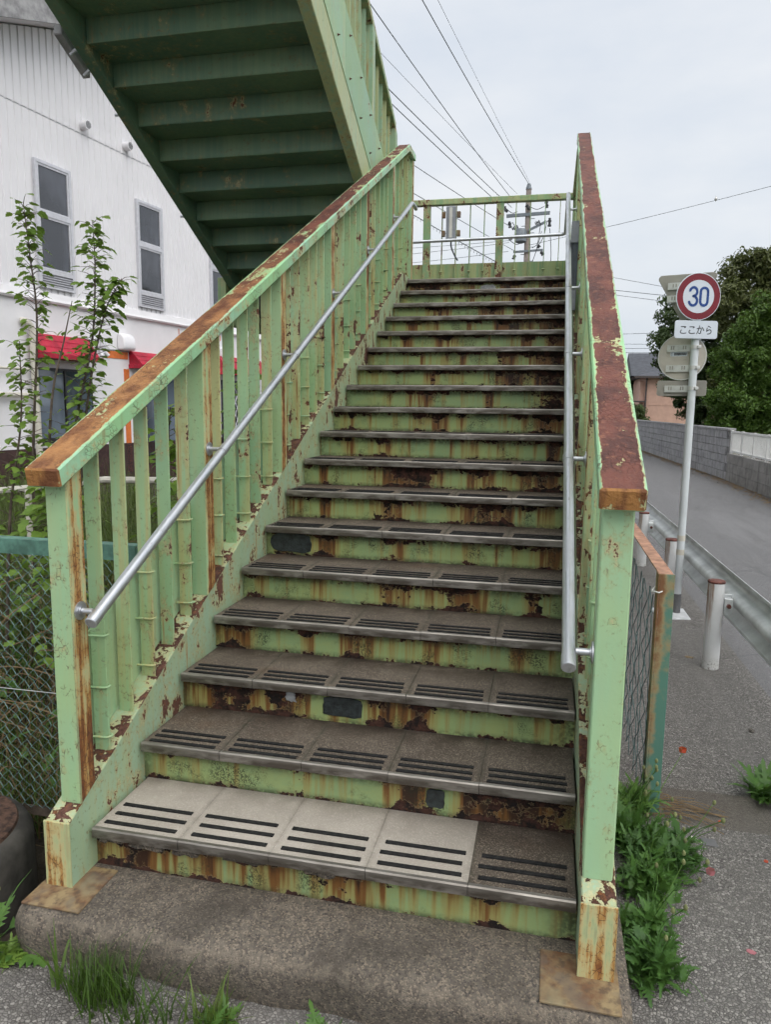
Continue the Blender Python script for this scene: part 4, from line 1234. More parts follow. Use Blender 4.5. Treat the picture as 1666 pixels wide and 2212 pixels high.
# ---- trees
def leaf_cloud(mb, cen, rad, n, size, rng, squash=1.0, shell=0.45, up=0.35):
    cen = Vector(cen)
    for _ in range(n):
        while True:
            p = Vector((rng.uniform(-1, 1), rng.uniform(-1, 1), rng.uniform(-1, 1)))
            if shell < p.length < 1: break
        q = Vector((p.x * rad[0], p.y * rad[1], p.z * rad[2])) + cen
        nrm = (p + Vector((0, 0, up)) + Vector((rng.uniform(-.8, .8), rng.uniform(-.8, .8), rng.uniform(-.8, .8)))).normalized()
        u = nrm.cross(Vector((rng.uniform(-1, 1), rng.uniform(-1, 1), rng.uniform(-1, 1)))).normalized()
        vv = nrm.cross(u)
        L = size * rng.uniform(0.6, 1.25); W = L * 0.42
        b = len(mb.v)
        mb.v += [tuple(q - u * L * .5), tuple(q + vv * W * .5 + nrm * L * .05), tuple(q + u * L * .5 - nrm * L * .12), tuple(q - vv * W * .5 + nrm * L * .05)]
        mb.f.append([b, b + 1, b + 2, b + 3])
def tree(label, base, trunk_top, blobs, mat, size, seed, per=1.0, name='evergreen_tree'):
    rng = random.Random(seed)
    t = thing(name, label, 'tree', base)
    B0, T0 = Vector(base), Vector(trunk_top)
    tr = MB().tube(spline([B0, B0.lerp(T0, .4) + Vector((.1, -.1, 0)), T0]), 0.20, 8, r1=0.06)
    for (c, r, n) in blobs:
        c = Vector(c)
        st = B0.lerp(T0, rng.uniform(.35, .95))
        tr.tube(spline([st, st.lerp(c, .5) + Vector((0, 0, .15)), c]), 0.06, 5, r1=0.015)
    tr.obj('trunk', 'bark', t, smooth=True)
    cr_ = MB()
    for (c, r, n) in blobs:
        c = Vector(c)
        # each bough is a cluster of leafy tufts of its own
        k = max(8, int(n / 26))
        for _ in range(k):
            while True:
                p = Vector((rng.uniform(-1, 1), rng.uniform(-1, 1), rng.uniform(-1, 1)))
                if 0.35 < p.length < 1: break
            cc = c + Vector((p.x * r[0], p.y * r[1], p.z * r[2]))
            tr_ = rng.uniform(0.20, 0.42) * (sum(r) / 3) ** 0.5
            leaf_cloud(cr_, cc, (tr_, tr_, tr_ * 0.75), int(70 * per), size * 1.1, rng, shell=0.15)
    cr_.obj('crown', mat, t, fix=False)
    return t
tree('tall olive-brown evergreen tree behind the white slat fence', (8.2, 24.6, GZ), (7.7, 24.4, 5.4),
     [((7.5, 24.0, 5.6), (1.1, 1.0, 0.9), 1700), ((8.5, 24.2, 5.9), (1.0, 1.0, 0.9), 1500), ((6.9, 23.8, 4.7), (0.9, 1.0, 0.9), 1400), ((8.3, 23.6, 4.7), (1.1, 1.0, 0.9), 1500),
      ((9.4, 24.4, 4.9), (1.1, 1.0, 1.1), 1300), ((7.1, 24.3, 5.9), (0.5, 0.6, 0.5), 450), ((7.6, 24.2, 3.6), (1.2, 1.0, 1.0), 1300), ((9.2, 24.2, 3.4), (1.3, 1.0, 1.2), 1200), ((7.4, 24.0, 2.2), (1.3, 0.9, 1.0), 1300), ((8.9, 24.0, 2.0), (1.3, 0.9, 1.0), 1100), ((7.9, 24.1, 6.2), (0.7, 0.7, 0.45), 600)], 'leaf_olive', 0.15, 3)
tree('dark evergreen tree behind the speed sign, left of the olive one', (6.7, 27.0, GZ), (6.2, 26.6, 4.6),
     [((5.8, 26.0, 4.9), (0.8, 0.9, 0.9), 1300), ((5.5, 25.9, 3.7), (0.85, 0.9, 0.8), 1300), ((6.4, 26.0, 5.6), (0.6, 0.8, 0.6), 800), ((6.6, 26.0, 4.2), (0.9, 0.9, 0.9), 1300), ((5.9, 26.1, 2.7), (0.8, 0.9, 0.75), 1200),
      ((6.9, 26.2, 3.0), (0.9, 0.9, 0.9), 1100), ((6.6, 26.2, 1.9), (0.9, 0.9, 0.7), 1100), ((7.4, 26.2, 2.2), (0.9, 0.9, 0.9), 1000), ((7.2, 26.2, 4.6), (0.9, 0.9, 0.9), 1000), ((7.0, 26.2, 1.0), (0.9, 0.9, 0.5), 800)], 'leaf_dark', 0.14, 5)
tree('fresh green lower tree just behind the white slat fence', (7.9, 22.3, GZ), (7.5, 22.0, 3.4),
     [((7.0, 21.6, 3.9), (0.7, 0.8, 0.6), 1000), ((7.8, 21.7, 4.0), (0.8, 0.9, 0.7), 1100), ((6.6, 21.6, 3.0), (0.7, 0.8, 0.7), 1100), ((7.6, 21.4, 2.8), (0.9, 0.8, 0.8), 1300), ((6.5, 21.5, 1.9), (0.7, 0.8, 0.6), 900),
      ((7.3, 21.4, 1.6), (0.9, 0.8, 0.7), 1100), ((8.5, 21.6, 3.1), (0.9, 0.8, 1.0), 1100), ((8.4, 21.6, 1.7), (0.9, 0.8, 0.8), 900), ((7.2, 21.5, 4.5), (0.4, 0.5, 0.35), 300), ((6.7, 21.6, 1.15), (0.8, 0.7, 0.45), 900), ((7.9, 21.5, 1.0), (1.0, 0.7, 0.5), 900), ((8.8, 21.5, 4.0), (0.8, 0.8, 0.8), 800)], 'leaf_bright', 0.13, 8)
tree('mid green bush at the end of the block wall beside the pink house', (5.9, 44.5, GZ), (5.8, 44.3, 2.6),
     [((5.8, 44, 3.4), (0.6, 0.8, 0.7), 600), ((5.6, 44, 2.0), (0.7, 0.9, 0.9), 800), ((6.2, 44.4, 2.6), (0.6, 0.8, 0.8), 600), ((5.2, 44, 1.0), (0.8, .8, .7), 600)], 'leaf_dark', 0.16, 9, name='broadleaf_bush')
tree('small dark shrub below the porch of the pink house', (5.6, 36.6, GZ), (5.55, 36.5, 1.0),
     [((5.55, 36.5, 1.4), (0.35, 0.4, 0.4), 420), ((5.75, 36.6, 0.8), (0.4, 0.4, 0.5), 420)], 'leaf_dark', 0.13, 10, name='shrub')

# ---- utility pole with fittings
up_ = thing('utility_pole', 'concrete utility pole with crossarms and transformer behind the landing', 'utility pole', (0.20, 30, GZ))
MB().tube([(0.22, 30, GZ), (0.11, 30, 10.43)], 0.19, 16, r1=0.105).obj('pole', 'concrete_pole', up_, smooth=True)
MB().tube([(0.11, 30, 10.4), (0.11, 30, 10.62)], 0.13, 10, r1=0.07).obj('pole_cap', 'grey_steel', up_, smooth=True)
MB().quadbox([(-0.75, 29.82, 9.30), (1.0, 29.82, 9.36), (1.0, 29.92, 9.36), (-0.75, 29.92, 9.30), (-0.75, 29.82, 9.42), (1.0, 29.82, 9.48), (1.0, 29.92, 9.48), (-0.75, 29.92, 9.42)]).obj('crossarm', 'grey_steel', up_)
MB().quadbox([(0.15, 29.80, 8.70), (0.85, 29.80, 9.02), (0.85, 29.87, 9.02), (0.15, 29.87, 8.70), (0.15, 29.80, 8.80), (0.85, 29.80, 9.12), (0.85, 29.87, 9.12), (0.15, 29.87, 8.80)]).obj('brace', 'grey_steel', up_)
MB().quadbox([(-0.42, 29.80, 7.88), (0.78, 29.80, 7.93), (0.78, 29.87, 7.93), (-0.42, 29.87, 7.88), (-0.42, 29.80, 7.96), (0.78, 29.80, 8.01), (0.78, 29.87, 8.01), (-0.42, 29.87, 7.96)]).obj('crossarm', 'grey_steel', up_)
MB().lathe((-0.14, 29.75, 8.30), [(0.10, -0.06), (0.24, 0.0), (0.25, 0.42), (0.19, 0.5), (0.08, 0.52)], 16).obj('transformer', 'grey_steel', up_, smooth=True)
for (x, z, dx, dz) in ((-0.72, 9.5, -0.14, 0.22), (-0.62, 9.12, 0.05, -0.25), (-0.50, 8.82, 0.25, 0.10), (-0.62, 8.42, 0.25, 0.12), (0.88, 9.6, -0.05, 0.25), (1.0, 9.2, 0.0, -0.35), (0.20, 9.55, -0.16, 0.2), (0.42, 9.0, 0.2, 0.08), (0.70, 7.9, 0.10, -0.15), (-0.35, 7.8, -0.05, -0.18), (0.55, 8.05, 0.1, 0.1)):
    mb = MB()
    a0 = Vector((x, 29.8, z)); dd = Vector((dx, 0, dz))
    for q in range(4):
        mb.tube([a0 + dd * (q / 4), a0 + dd * ((q + .75) / 4)], 0.075 if q % 2 else 0.05, 8)
    mb.obj('insulator', 'black', up_)
for (p, q) in (((-0.85, 29.8, 9.7), (-0.3, 29.8, 9.5)), ((0.05, 29.8, 9.75), (0.75, 29.8, 9.65)), ((0.9, 29.8, 9.1), (0.55, 29.8, 8.1)), ((-0.5, 29.8, 9.1), (-0.2, 29.8, 8.8)), ((1.02, 29.8, 8.8), (1.1, 29.8, 7.2)), ((0.7, 29.8, 8.7), (0.35, 29.8, 8.05)), ((-0.6, 29.8, 8.4), (-0.1, 29.8, 8.3)), ((0.65, 29.8, 9.0), (0.3, 29.8, 7.3))):
    a0, b0 = Vector(p), Vector(q)
    mb = MB().tube(spline([a0, a0.lerp(b0, .5) + Vector((0.05, 0, -0.14)), b0]), 0.014, 5)
    mb.obj('jumper_lead', 'black', up_)
for i in range(9):
    z = 7.0 + 0.28 * i
    s = -1 if i % 2 else 1
    MB().tube([(0.14, 29.95, z), (0.14 + s * 0.26, 29.95, z)], 0.015, 5).obj('step_bolt', 'grey_steel', up_)

def wire(label, a, b, sag, r, group=None):
    a, b = Vector(a), Vector(b)
    pts = []
    for i in range(25):
        t = i / 24
        p = a.lerp(b, t); p.z -= sag * 4 * t * (1 - t)
        pts.append(p)
    o = MB().tube(pts, r, 5).obj('overhead_wire', 'wire', smooth=True)
    return tag(o, label, 'wire', group)
def thru(p, q, far):            # extend the line p -> q beyond p (towards and over the camera side)
    p, q = Vector(p), Vector(q)
    return p + (p - q) * far
# upper lines from the pole head towards the near left (points read on the line, then extended)
wire('overhead wire running highest, ending at the pole head', (0.13, 29.9, 10.55), (-3.15, 2.0, 10.1), 0.25, 0.012)
wire('overhead wire second from the top, meeting the pole beside its head', (-0.66, 29.85, 10.15), (-4.25, 2.0, 9.95), 0.2, 0.012)
wire('thick overhead cable of a close pair, the lower one', (-0.72, 29.8, 9.55), (-5.9, 2.0, 9.3), 0.2, 0.013)
wire('thick overhead cable of a close pair, the upper one', (-0.55, 29.8, 9.68), (-5.75, 2.0, 9.42), 0.2, 0.013)
wire('faint thin overhead wire above the close cable pair', (-0.35, 29.8, 10.2), (-6.3, 2.0, 10.3), 0.1, 0.006)
wire('faint thin overhead wire just right of the highest one', (0.15, 29.8, 10.6), (-2.9, 2.0, 10.35), 0.1, 0.005)
wire('overhead wire below the cable pair, reaching the upper crossarm', (-0.45, 29.8, 8.85), (-7.1, 2.0, 8.2), 0.2, 0.011)
wire('lowest of the overhead wires dropping to the small crossarm', (-0.35, 29.8, 7.95), (-7.6, 2.0, 7.6), 0.1, 0.011)
wire('level wire highest of three left of the pole', (-0.5, 29.8, 8.38), (-16, 33, 8.9), 0.15, 0.010)
wire('level wire middle of three left of the pole', (-0.6, 29.8, 8.30), (-16, 33, 8.5), 0.25, 0.010)
wire('level wire lowest of three left of the pole', (-0.62, 29.8, 7.95), (-16, 33, 8.2), 0.3, 0.010)
# cable in a spiral hanger
a, b = Vector((0.05, 29.7, 6.9)), Vector((-9.2, 24.0, 11.6))
mb = MB(); pts = []
for i in range(200):
    t = i / 199; p = a.lerp(b, t); p.z -= 0.15 * 4 * t * (1 - t)
    pts.append(p)
mb.tube(pts[::8] + [pts[-1]], 0.016, 5)
sp = []
for i in range(1000):
    t = i / 999; p = a.lerp(b, t); p.z -= 0.15 * 4 * t * (1 - t) + 0.05
    sp.append(p + Vector((0.035 * math.cos(i * 0.5), 0, 0.07 * math.sin(i * 0.5))))
mb.tube(sp, 0.006, 3, caps=False)
tag(mb.obj('spiral_cable', 'wire'), 'cable in a spiral hanger sloping down behind the landing railing', 'cable')
o = wire('thin wire with a small bead rising to the right over the road', (0.16, 30, 8.2), (14.5, 30, 11.3), 0.1, 0.010)
mb = MB().lathe((7.3, 30.0, 9.70), [(0.02, -0.09), (0.06, 0.0), (0.02, 0.09)], 8)
tag(mb.obj('wire_marker', 'alu'), 'small pale bead on the thin wire over the road', 'bead')
wire('wire crossing behind the speed sign, the upper one', (0.6, 30, 7.5), (16, 30, 4.6), 0.15, 0.010)
wire('wire crossing behind the speed sign, the middle one', (0.6, 30, 6.75), (16, 30, 5.0), 0.1, 0.013)
wire('wire crossing behind the speed sign, the lower one', (0.6, 30, 6.65), (16, 30, 4.65), 0.15, 0.010)
wire('distant wire above the pink house, highest of four', (-6, 60, 7.3), (24, 60, 8.0), 0.1, 0.018)
wire('distant wire above the pink house, second of four', (-6, 60, 6.9), (24, 60, 6.7), 0.1, 0.018)
wire('distant wire above the pink house, third of four', (-6, 60, 6.5), (24, 60, 6.45), 0.1, 0.018)
wire('distant wire above the pink house, lowest of four', (-6, 60, 6.15), (24, 60, 6.15), 0.1, 0.018)

# ================================================================== GUARDRAIL, SIGN, FENCES
gr = thing('guardrail', 'galvanised steel guardrail with white round posts along the road', 'guardrail', (2.5, 4, GZ))
def gx(y): return 2.612 - 0.020 * (y - 3.0)
prof = [(0.0, 0.105), (0.002, 0.125), (0.050, 0.165), (0.058, 0.180), (0.054, 0.200), (0.040, 0.214), (-0.012, 0.238), (-0.024, 0.255), (-0.027, 0.272),
        (-0.024, 0.290), (-0.012, 0.307), (0.040, 0.331), (0.054, 0.345), (0.058, 0.365), (0.050, 0.380), (0.002, 0.420), (0.0, 0.440)]
for (ya, yb, off) in ((0.2, 4.10, 0.0), (4.0, 8.05, 0.004), (7.95, 14.0, 0.0)):
    v = []; f = []
    for i, y in enumerate((ya, yb)):
        for (x, z) in prof: v.append((gx(y) + x + off, y, z))
        for (x, z) in reversed(prof): v.append((gx(y) + x + off + 0.004, y, z))
    n = 2 * len(prof)
    for j in range(n): f.append([j, (j + 1) % n, n + (j + 1) % n, n + j])
    f.append(list(range(n))); f.append([n + j for j in reversed(range(n))])
    mb = MB(); mb.v = v; mb.f = f
    mb.obj('beam', 'galv', gr, smooth=True)
post_me = MB().lathe((0, 0, 0), [(0.051, -0.2), (0.051, 0.0), (0.051, 0.568)], 28).mesh('post', 'bollard', smooth=True)
pcap_me = MB().lathe((0, 0, 0), [(0.052, 0.566), (0.0535, 0.570), (0.0535, 0.577), (0.049, 0.582), (0.03, 0.585)], 28).mesh('post_cap', 'rustcap', smooth=True)
brk = MB().box(0.05, 0.10, -0.028, 0.028, 0.375, 0.47)
brk.box(0.055, 0.105, 0.028, 0.034, 0.36, 0.49)
brk_me = brk.mesh('bracket', 'galv', bevel=0.003)
bolt_me = MB().tube([(0.075, -0.03, 0.425), (0.075, -0.052, 0.425)], 0.014, 6).mesh('bolt', 'rustcap')
for (x, y) in ((2.461, 3.0), (2.427, 4.55), (2.397, 6.2), (2.365, 7.8), (2.33, 9.4)):
    p = link('post', post_me, gr, loc=(x, y, GZ))
    link('post_cap', pcap_me, p, local=True)
    link('bracket', brk_me, gr, loc=(x, y, GZ))
    link('bolt', bolt_me, gr, loc=(x, y, GZ))

# speed sign
sg = thing('road_sign', 'white pole with round red-ringed 30 sign and plates on its back', 'sign', (2.455, 4.30, GZ))
PX, PY = 2.455, 4.30
MB().tube([(PX, PY, GZ - 0.2), (PX, PY, 2.50)], 0.030, 20).obj('pole', 'pole_white', sg, smooth=True)
MB().tube([(PX, PY, GZ), (PX, PY, 0.02)], 0.0318, 20).obj('sleeve', 'pole_grey', sg, smooth=True)
for z in (0.345, 0.46):
    MB().tube([(PX, PY, z), (PX, PY, z + 0.045)], 0.0312, 20).obj('tape', 'beige', sg, smooth=True)
def plate_obj(name, mat, ring, T, th=0.006, parent=sg, bevel=0.0):
    """ring in (u, v); T maps (u, depth, v) to world"""
    mb = MB().prism(ring, -th, 0.0, axis=1)
    mb.v = [tuple(T @ Vector(p)) for p in mb.v]
    return mb.obj(name, mat, parent, bevel=bevel)
def circ(r, n=48): return [(r * math.cos(2 * math.pi * i / n), r * math.sin(2 * math.pi * i / n)) for i in range(n)]
def rrect(w, h, r, n=6):
    out = []
    for (cx, cy, a0) in ((w / 2 - r, h / 2 - r, 0), (-w / 2 + r, h / 2 - r, 90), (-w / 2 + r, -h / 2 + r, 180), (w / 2 - r, -h / 2 + r, 270)):
        for i in range(n + 1):
            a = R(a0 + 90 * i / n); out.append((cx + r * math.cos(a), cy + r * math.sin(a)))
    return out
def annulus(r0, r1, T, depth, name, mat, parent, n=64):
    mb = MB()
    for i in range(n):
        a = 2 * math.pi * i / n
        for rr in (r0, r1):
            mb.v.append(tuple(T @ Vector((rr * math.cos(a), depth, rr * math.sin(a)))))
    for i in range(n):
        j = (i + 1) % n
        mb.f.append([2 * i, 2 * i + 1, 2 * j + 1, 2 * j])
    return mb.obj(name, mat, parent, fix=False)
def ribbon(strokes, T, w, depth, name, mat, parent, k=6):
    mb = MB()
    for st in strokes:
        pts = [Vector((p[0], p[1], 0)) for p in st]
        if k > 1 and len(pts) > 2: pts = spline(pts, k)
        L, Rr = [], []
        for i, p in enumerate(pts):
            dd = (pts[min(i + 1, len(pts) - 1)] - pts[max(i - 1, 0)]).normalized()
            nn = Vector((-dd.y, dd.x, 0))
            L.append(p + nn * w / 2); Rr.append(p - nn * w / 2)
        b = len(mb.v)
        for l, r in zip(L, Rr):
            mb.v += [tuple(T @ Vector((l.x, depth, l.y))), tuple(T @ Vector((r.x, depth, r.y)))]
        for i in range(len(pts) - 1):
            mb.f.append([b + 2 * i, b + 2 * i + 1, b + 2 * i + 3, b + 2 * i + 2])
        for p in (pts[0], pts[-1]):
            mb.face([T @ Vector((p.x + w / 2 * math.cos(a * math.pi / 6), depth - 0.00005, p.y + w / 2 * math.sin(a * math.pi / 6))) for a in range(12)])
    return mb.obj(name, mat, parent, fix=False)
th = R(17)
T1 = Matrix.Translation((2.445, PY - 0.045, 2.373)) @ Matrix.Rotation(th, 4, 'Z')
sp_ = plate_obj('speed_plate', 'sign_white', circ(0.178), T1, bevel=0.002)
sp_['label'] = 'round speed limit plate reading 30'
annulus(0.124, 0.172, T1, -0.0066, 'red_ring', 'sign_red', sp_)
def three(ox, h, wd):
    r = wd / 2; ru = h * 0.25
    st = []
    # upper bowl then lower bowl
    up_pts = [(ox + r * math.cos(R(a)), h * 0.25 + ru * math.sin(R(a)) * 0.96) for a in range(160, -91, -25)]
    up_pts = [(ox + 0.9 * r * math.cos(R(a)), h * 0.262 + h * 0.238 * math.sin(R(a))) for a in range(165, -76, -20)]
    lo_pts = [(ox + r * math.cos(R(a)), -h * 0.238 + h * 0.262 * math.sin(R(a))) for a in range(75, -166, -20)]
    return [up_pts, [(ox - 0.0 * r, h * 0.025), (ox + 0.35 * r, h * 0.025)], lo_pts]
H = 0.135
zero = []
for a in range(0, 361, 15):
    zero.append((0.044 + 0.029 * math.cos(R(a)), (0.034 if 0 <= (a % 360) <= 180 else -0.034) + 0.032 * math.sin(R(a))))
zero = [(0.044 + 0.029 * math.cos(R(a)), 0.036 + 0.030 * math.sin(R(a))) for a in range(0, 181, 15)] + [(0.044 + 0.029 * math.cos(R(a)), -0.036 + 0.030 * math.sin(R(a))) for a in range(180, 361, 15)]
zero.append(zero[0])
ribbon(three(-0.042, H, 0.064), T1, 0.0195, -0.0075, 'numeral', 'sign_blue', sp_, k=1)
ribbon([zero], T1, 0.0195, -0.0075, 'numeral', 'sign_blue', sp_, k=1)
# kana plate
T2 = Matrix.Translation((2.445, PY - 0.045, 2.125)) @ Matrix.Rotation(th, 4, 'Z')
kp = plate_obj('text_plate', 'sign_white', rrect(0.345, 0.136, 0.02), T2, bevel=0.002)
kp['label'] = 'white plate with black hiragana'
ko = [[(.18, .84), (.50, .85), (.78, .83), (.62, .72)], [(.22, .45), (.10, .28), (.16, .13), (.45, .07), (.85, .12)]]
ka = [[(.06, .64), (.30, .68), (.55, .72), (.62, .62), (.60, .40), (.54, .17), (.44, .08), (.32, .15)], [(.36, .97), (.30, .66), (.20, .35), (.05, .06)], [(.72, .80), (.86, .64), (.95, .45)]]
ra = [[(.36, .96), (.50, .90), (.68, .84)], [(.26, .74), (.22, .52), (.20, .34), (.42, .50), (.64, .54), (.80, .42), (.78, .22), (.60, .08), (.32, .04)]]
for (gl, x0) in ((ko, -0.132), (ko, -0.063), (ka, 0.003), (ra, 0.072)):
    S = 0.060
    ribbon([[(x0 + p[0] * S, -0.034 + p[1] * S * 1.08) for p in st] for st in gl], T2, 0.0068, -0.0066, 'kana', 'ink', kp)
# plates facing the other way
ph = R(-18)
cb = Vector((math.cos(ph), math.sin(ph), 0))
def back(cx, z): return Matrix.Translation((cx, PY + 0.055, z)) @ Matrix.Rotation(ph, 4, 'Z')
def roundtri(e, r):
    h = e * 0.866
    cs = [(0, -h * 2 / 3 + 2 * r), (e / 2 - 1.732 * r, h / 3 - r), (-e / 2 + 1.732 * r, h / 3 - r)]
    out = []
    for (c, a0) in zip(cs, (210, -30, 90)):
        for i in range(7):
            a = R(a0 + 120 * i / 6); out.append((c[0] + r * math.cos(a), c[1] + r * math.sin(a)))
    return out
T3 = back(2.375, 2.425)
b1 = plate_obj('triangle_plate', 'sign_back_grey', roundtri(0.47, 0.028), T3, bevel=0.002)
b1['label'] = 'grey back of an inverted triangle plate'
T4 = back(2.375, 1.925)
b2_ = plate_obj('round_plate', 'sign_back', circ(0.182), T4, bevel=0.002)
b2_['label'] = 'beige back of a round plate'
annulus(0.174, 0.182, T4, -0.0105, 'rim', 'alu', b2_)
T5 = back(2.385, 1.680)
b3 = plate_obj('plate_back', 'sign_back_grey', rrect(0.372, 0.122, 0.02), T5, bevel=0.002)
b3['label'] = 'beige back of a rectangular plate'
def channel(T, u0, u1, v, parent):
    for (dv, hh, dp) in ((0, 0.044, -0.016), (-0.027, 0.008, -0.020)):
        ring = [(u0, v + dv - hh / 2), (u1, v + dv - hh / 2), (u1, v + dv + hh / 2), (u0, v + dv + hh / 2)]
        mb = MB().prism(ring, dp, -0.0065, axis=1); mb.v = [tuple(T @ Vector(p)) for p in mb.v]
        mb.obj('channel', 'alu', parent)
    for q in (0.15, 0.24, 0.62, 0.71):
        uu = u0 + (u1 - u0) * q
        mb = MB().prism([(uu, v - 0.014), (uu + 0.009, v - 0.014), (uu + 0.009, v + 0.014), (uu, v + 0.014)], -0.0168, -0.0158, axis=1)
        mb.v = [tuple(T @ Vector(p)) for p in mb.v]
        mb.obj('slot', 'sign_back_grey', parent)
channel(T3, -0.14, 0.10, 0.052, b1); channel(T3, -0.14, 0.08, -0.045, b1)
channel(T4, -0.115, 0.075, 0.072, b2_); channel(T4, -0.115, 0.075, -0.085, b2_)
channel(T5, -0.125, 0.065, 0.0, b3)
for (T, v) in ((T4, 0.072), (T4, -0.085), (T5, 0.0)):
    z = (T @ Vector((0, 0, v))).z
    MB().tube([(PX, PY, z - 0.014), (PX, PY, z + 0.014)], 0.0345, 18).obj('clamp', 'alu', sg, smooth=True)
    MB().box(PX + 0.012, PX + 0.040, PY - 0.046, PY - 0.028, z - 0.012, z + 0.012).obj('clamp_bolt', 'alu', sg, bevel=0.003)
# sticker with a row of dark bars on the round plate back
mb = MB().prism([(-0.088, 0.006), (0.038, 0.006), (0.038, 0.040), (-0.088, 0.040)], -0.0068, -0.0062, axis=1); mb.v = [tuple(T4 @ Vector(p)) for p in mb.v]
stc = mb.obj('sticker', 'sign_white', b2_)
mb = MB()
for i in range(10):
    u = -0.060 + 0.0094 * i
    mb.face([T4 @ Vector((u, -0.0072, 0.012)), T4 @ Vector((u + 0.007, -0.0072, 0.012)), T4 @ Vector((u + 0.0075, -0.0072, 0.034)), T4 @ Vector((u + 0.0005, -0.0072, 0.034))])
mb.obj('bar_print', 'ink', b2_, fix=False)
ribbon([[(-0.078, 0.012), (-0.078, 0.034)], [(-0.082, 0.012), (-0.074, 0.012)], [(-0.082, 0.034), (-0.074, 0.034)], [(-0.070, 0.023), (-0.065, 0.023)]], T4, 0.0018, -0.0072, 'bar_print', 'ink', b2_, k=1)
t = MB().prism([(2.29, 4.08), (2.54, 4.13), (2.535, 4.44), (2.27, 4.40)], GZ - 0.02, GZ + 0.012, axis=2).obj('sign_footing', 'slab_white', bevel=0.004)
tag(t, 'white painted footing slab round the foot of the sign pole', 'slab')

# ---- right-hand end of the chain link fence
def chainlink(mb, org, ud, wd, ht, cell=0.056, r=0.0016, seed=1):
    rng = random.Random(seed)
    org, ud = Vector(org), Vector(ud).normalized()
    nd = Vector((ud.y, -ud.x, 0))
    n = int(wd / (cell / 2)); m = int(ht / (cell / 2))
    for i in range(n + 1):
        pts = []
        for j in range(m + 1):
            s = 1 if (i + j) % 2 else -1
            u = (i + 0.5) * cell / 2 + s * cell / 4
            w_ = 0.004 * math.sin(i * 1.7 + j * 0.4) + 0.0035 * (1 if (j % 2) else -1)
            pts.append(org + ud * (u + rng.uniform(-.001, .001)) + nd * w_ + Vector((0, 0, j * cell / 2)))
        mb.tube(pts, r, 4, caps=False)
rf_ = thing('chain_link_fence', 'rust-streaked end post and mesh of the fence beside the right railing', 'fence', (1.85, 1.1, GZ))
MB().box(1.822, 1.828, 1.085, 1.145, GZ - 0.1, 0.858).box(1.829, 1.885, 1.085, 1.091, GZ - 0.1, 0.858).obj('end_post', 'fence_rust', rf_, bevel=0.001)
MB().box(1.826, 1.880, 1.093, 5.2, 0.853, 0.859).box(1.876, 1.881, 1.093, 5.2, 0.815, 0.852).obj('top_rail', 'rail_rust', rf_)
for y in (3.0, 5.1):
    MB().box(1.832, 1.872, y, y + 0.05, GZ - 0.1, 0.85).obj('post', 'fence_rust', rf_)
mb = MB(); chainlink(mb, (1.816, 1.10, GZ + 0.02), (0, 1, 0), 2.6, 0.95, cell=0.15, r=0.0019, seed=3)
mb.obj('wire_mesh', 'mesh_wire_dark', rf_, fix=False, smooth=True)
MB().tube([(1.817, 1.12, 0.80), (1.80, 1.08, 0.79), (1.826, 1.075, 0.785), (1.845, 1.09, 0.79)], 0.003, 6).obj('tie_wire', 'alu', rf_)
# ---- left chain link fence running off from the railing
lf_ = thing('chain_link_fence', 'teal chain link fence running off left behind the railing post', 'fence', (-0.8, 0.5, -0.2))
MB().box(-2.6, -0.112, 0.478, 0.484, 0.918, 0.978).box(-2.6, -0.112, 0.4845, 0.53, 0.972, 0.978).obj('top_rail', 'fence_green', lf_, bevel=0.001)
MB().box(-2.6, -0.12, 0.478, 0.484, -0.165, -0.125).obj('bottom_rail', 'bark', lf_)
for x in (-0.16, -2.2):
    MB().box(x, x + 0.045, 0.49, 0.53, -0.4, 0.965).obj('post', 'fence_green', lf_)
mb = MB(); chainlink(mb, (-1.65, 0.472, -0.13), (1, 0, 0), 1.53, 1.06, cell=0.049, r=0.0016, seed=4)
mb.obj('wire_mesh', 'mesh_wire', lf_, fix=False, smooth=True)
for z in (0.37,):
    MB().tube([(-1.65, 0.466, z), (-0.12, 0.466, z + 0.004)], 0.0016, 5).obj('line_wire', 'alu', lf_)
MB().tube([(-0.345, 0.47, 0.945), (-0.35, 0.462, 0.93), (-0.355, 0.466, 0.86)], 0.002, 5).obj('tie_wire', 'alu', lf_)
for x in (-0.34, -0.02 - 0.16):
    MB().tube([(x, 0.4765, 0.945), (x, 0.4775, 0.945)], 0.007, 8).obj('hole', 'ink', lf_)

# ---- old round concrete footing
t = thing('concrete_footing', 'old round concrete footing with pitted rusty lid beside the left foot', 'footing', (-0.76, 0.10, -0.4))
MB().lathe((-0.76, 0.10, 0), [(0.355, -0.5), (0.352, -0.10), (0.335, -0.068), (0.31, -0.055)], 48).obj('drum', 'cyl', t, smooth=True)
MB().lathe((-0.76, 0.12, 0), [(0.29, -0.056), (0.285, -0.045), (0.2, -0.032), (0.05, -0.028)], 40).obj('lid', 'cyl_top', t, smooth=True)

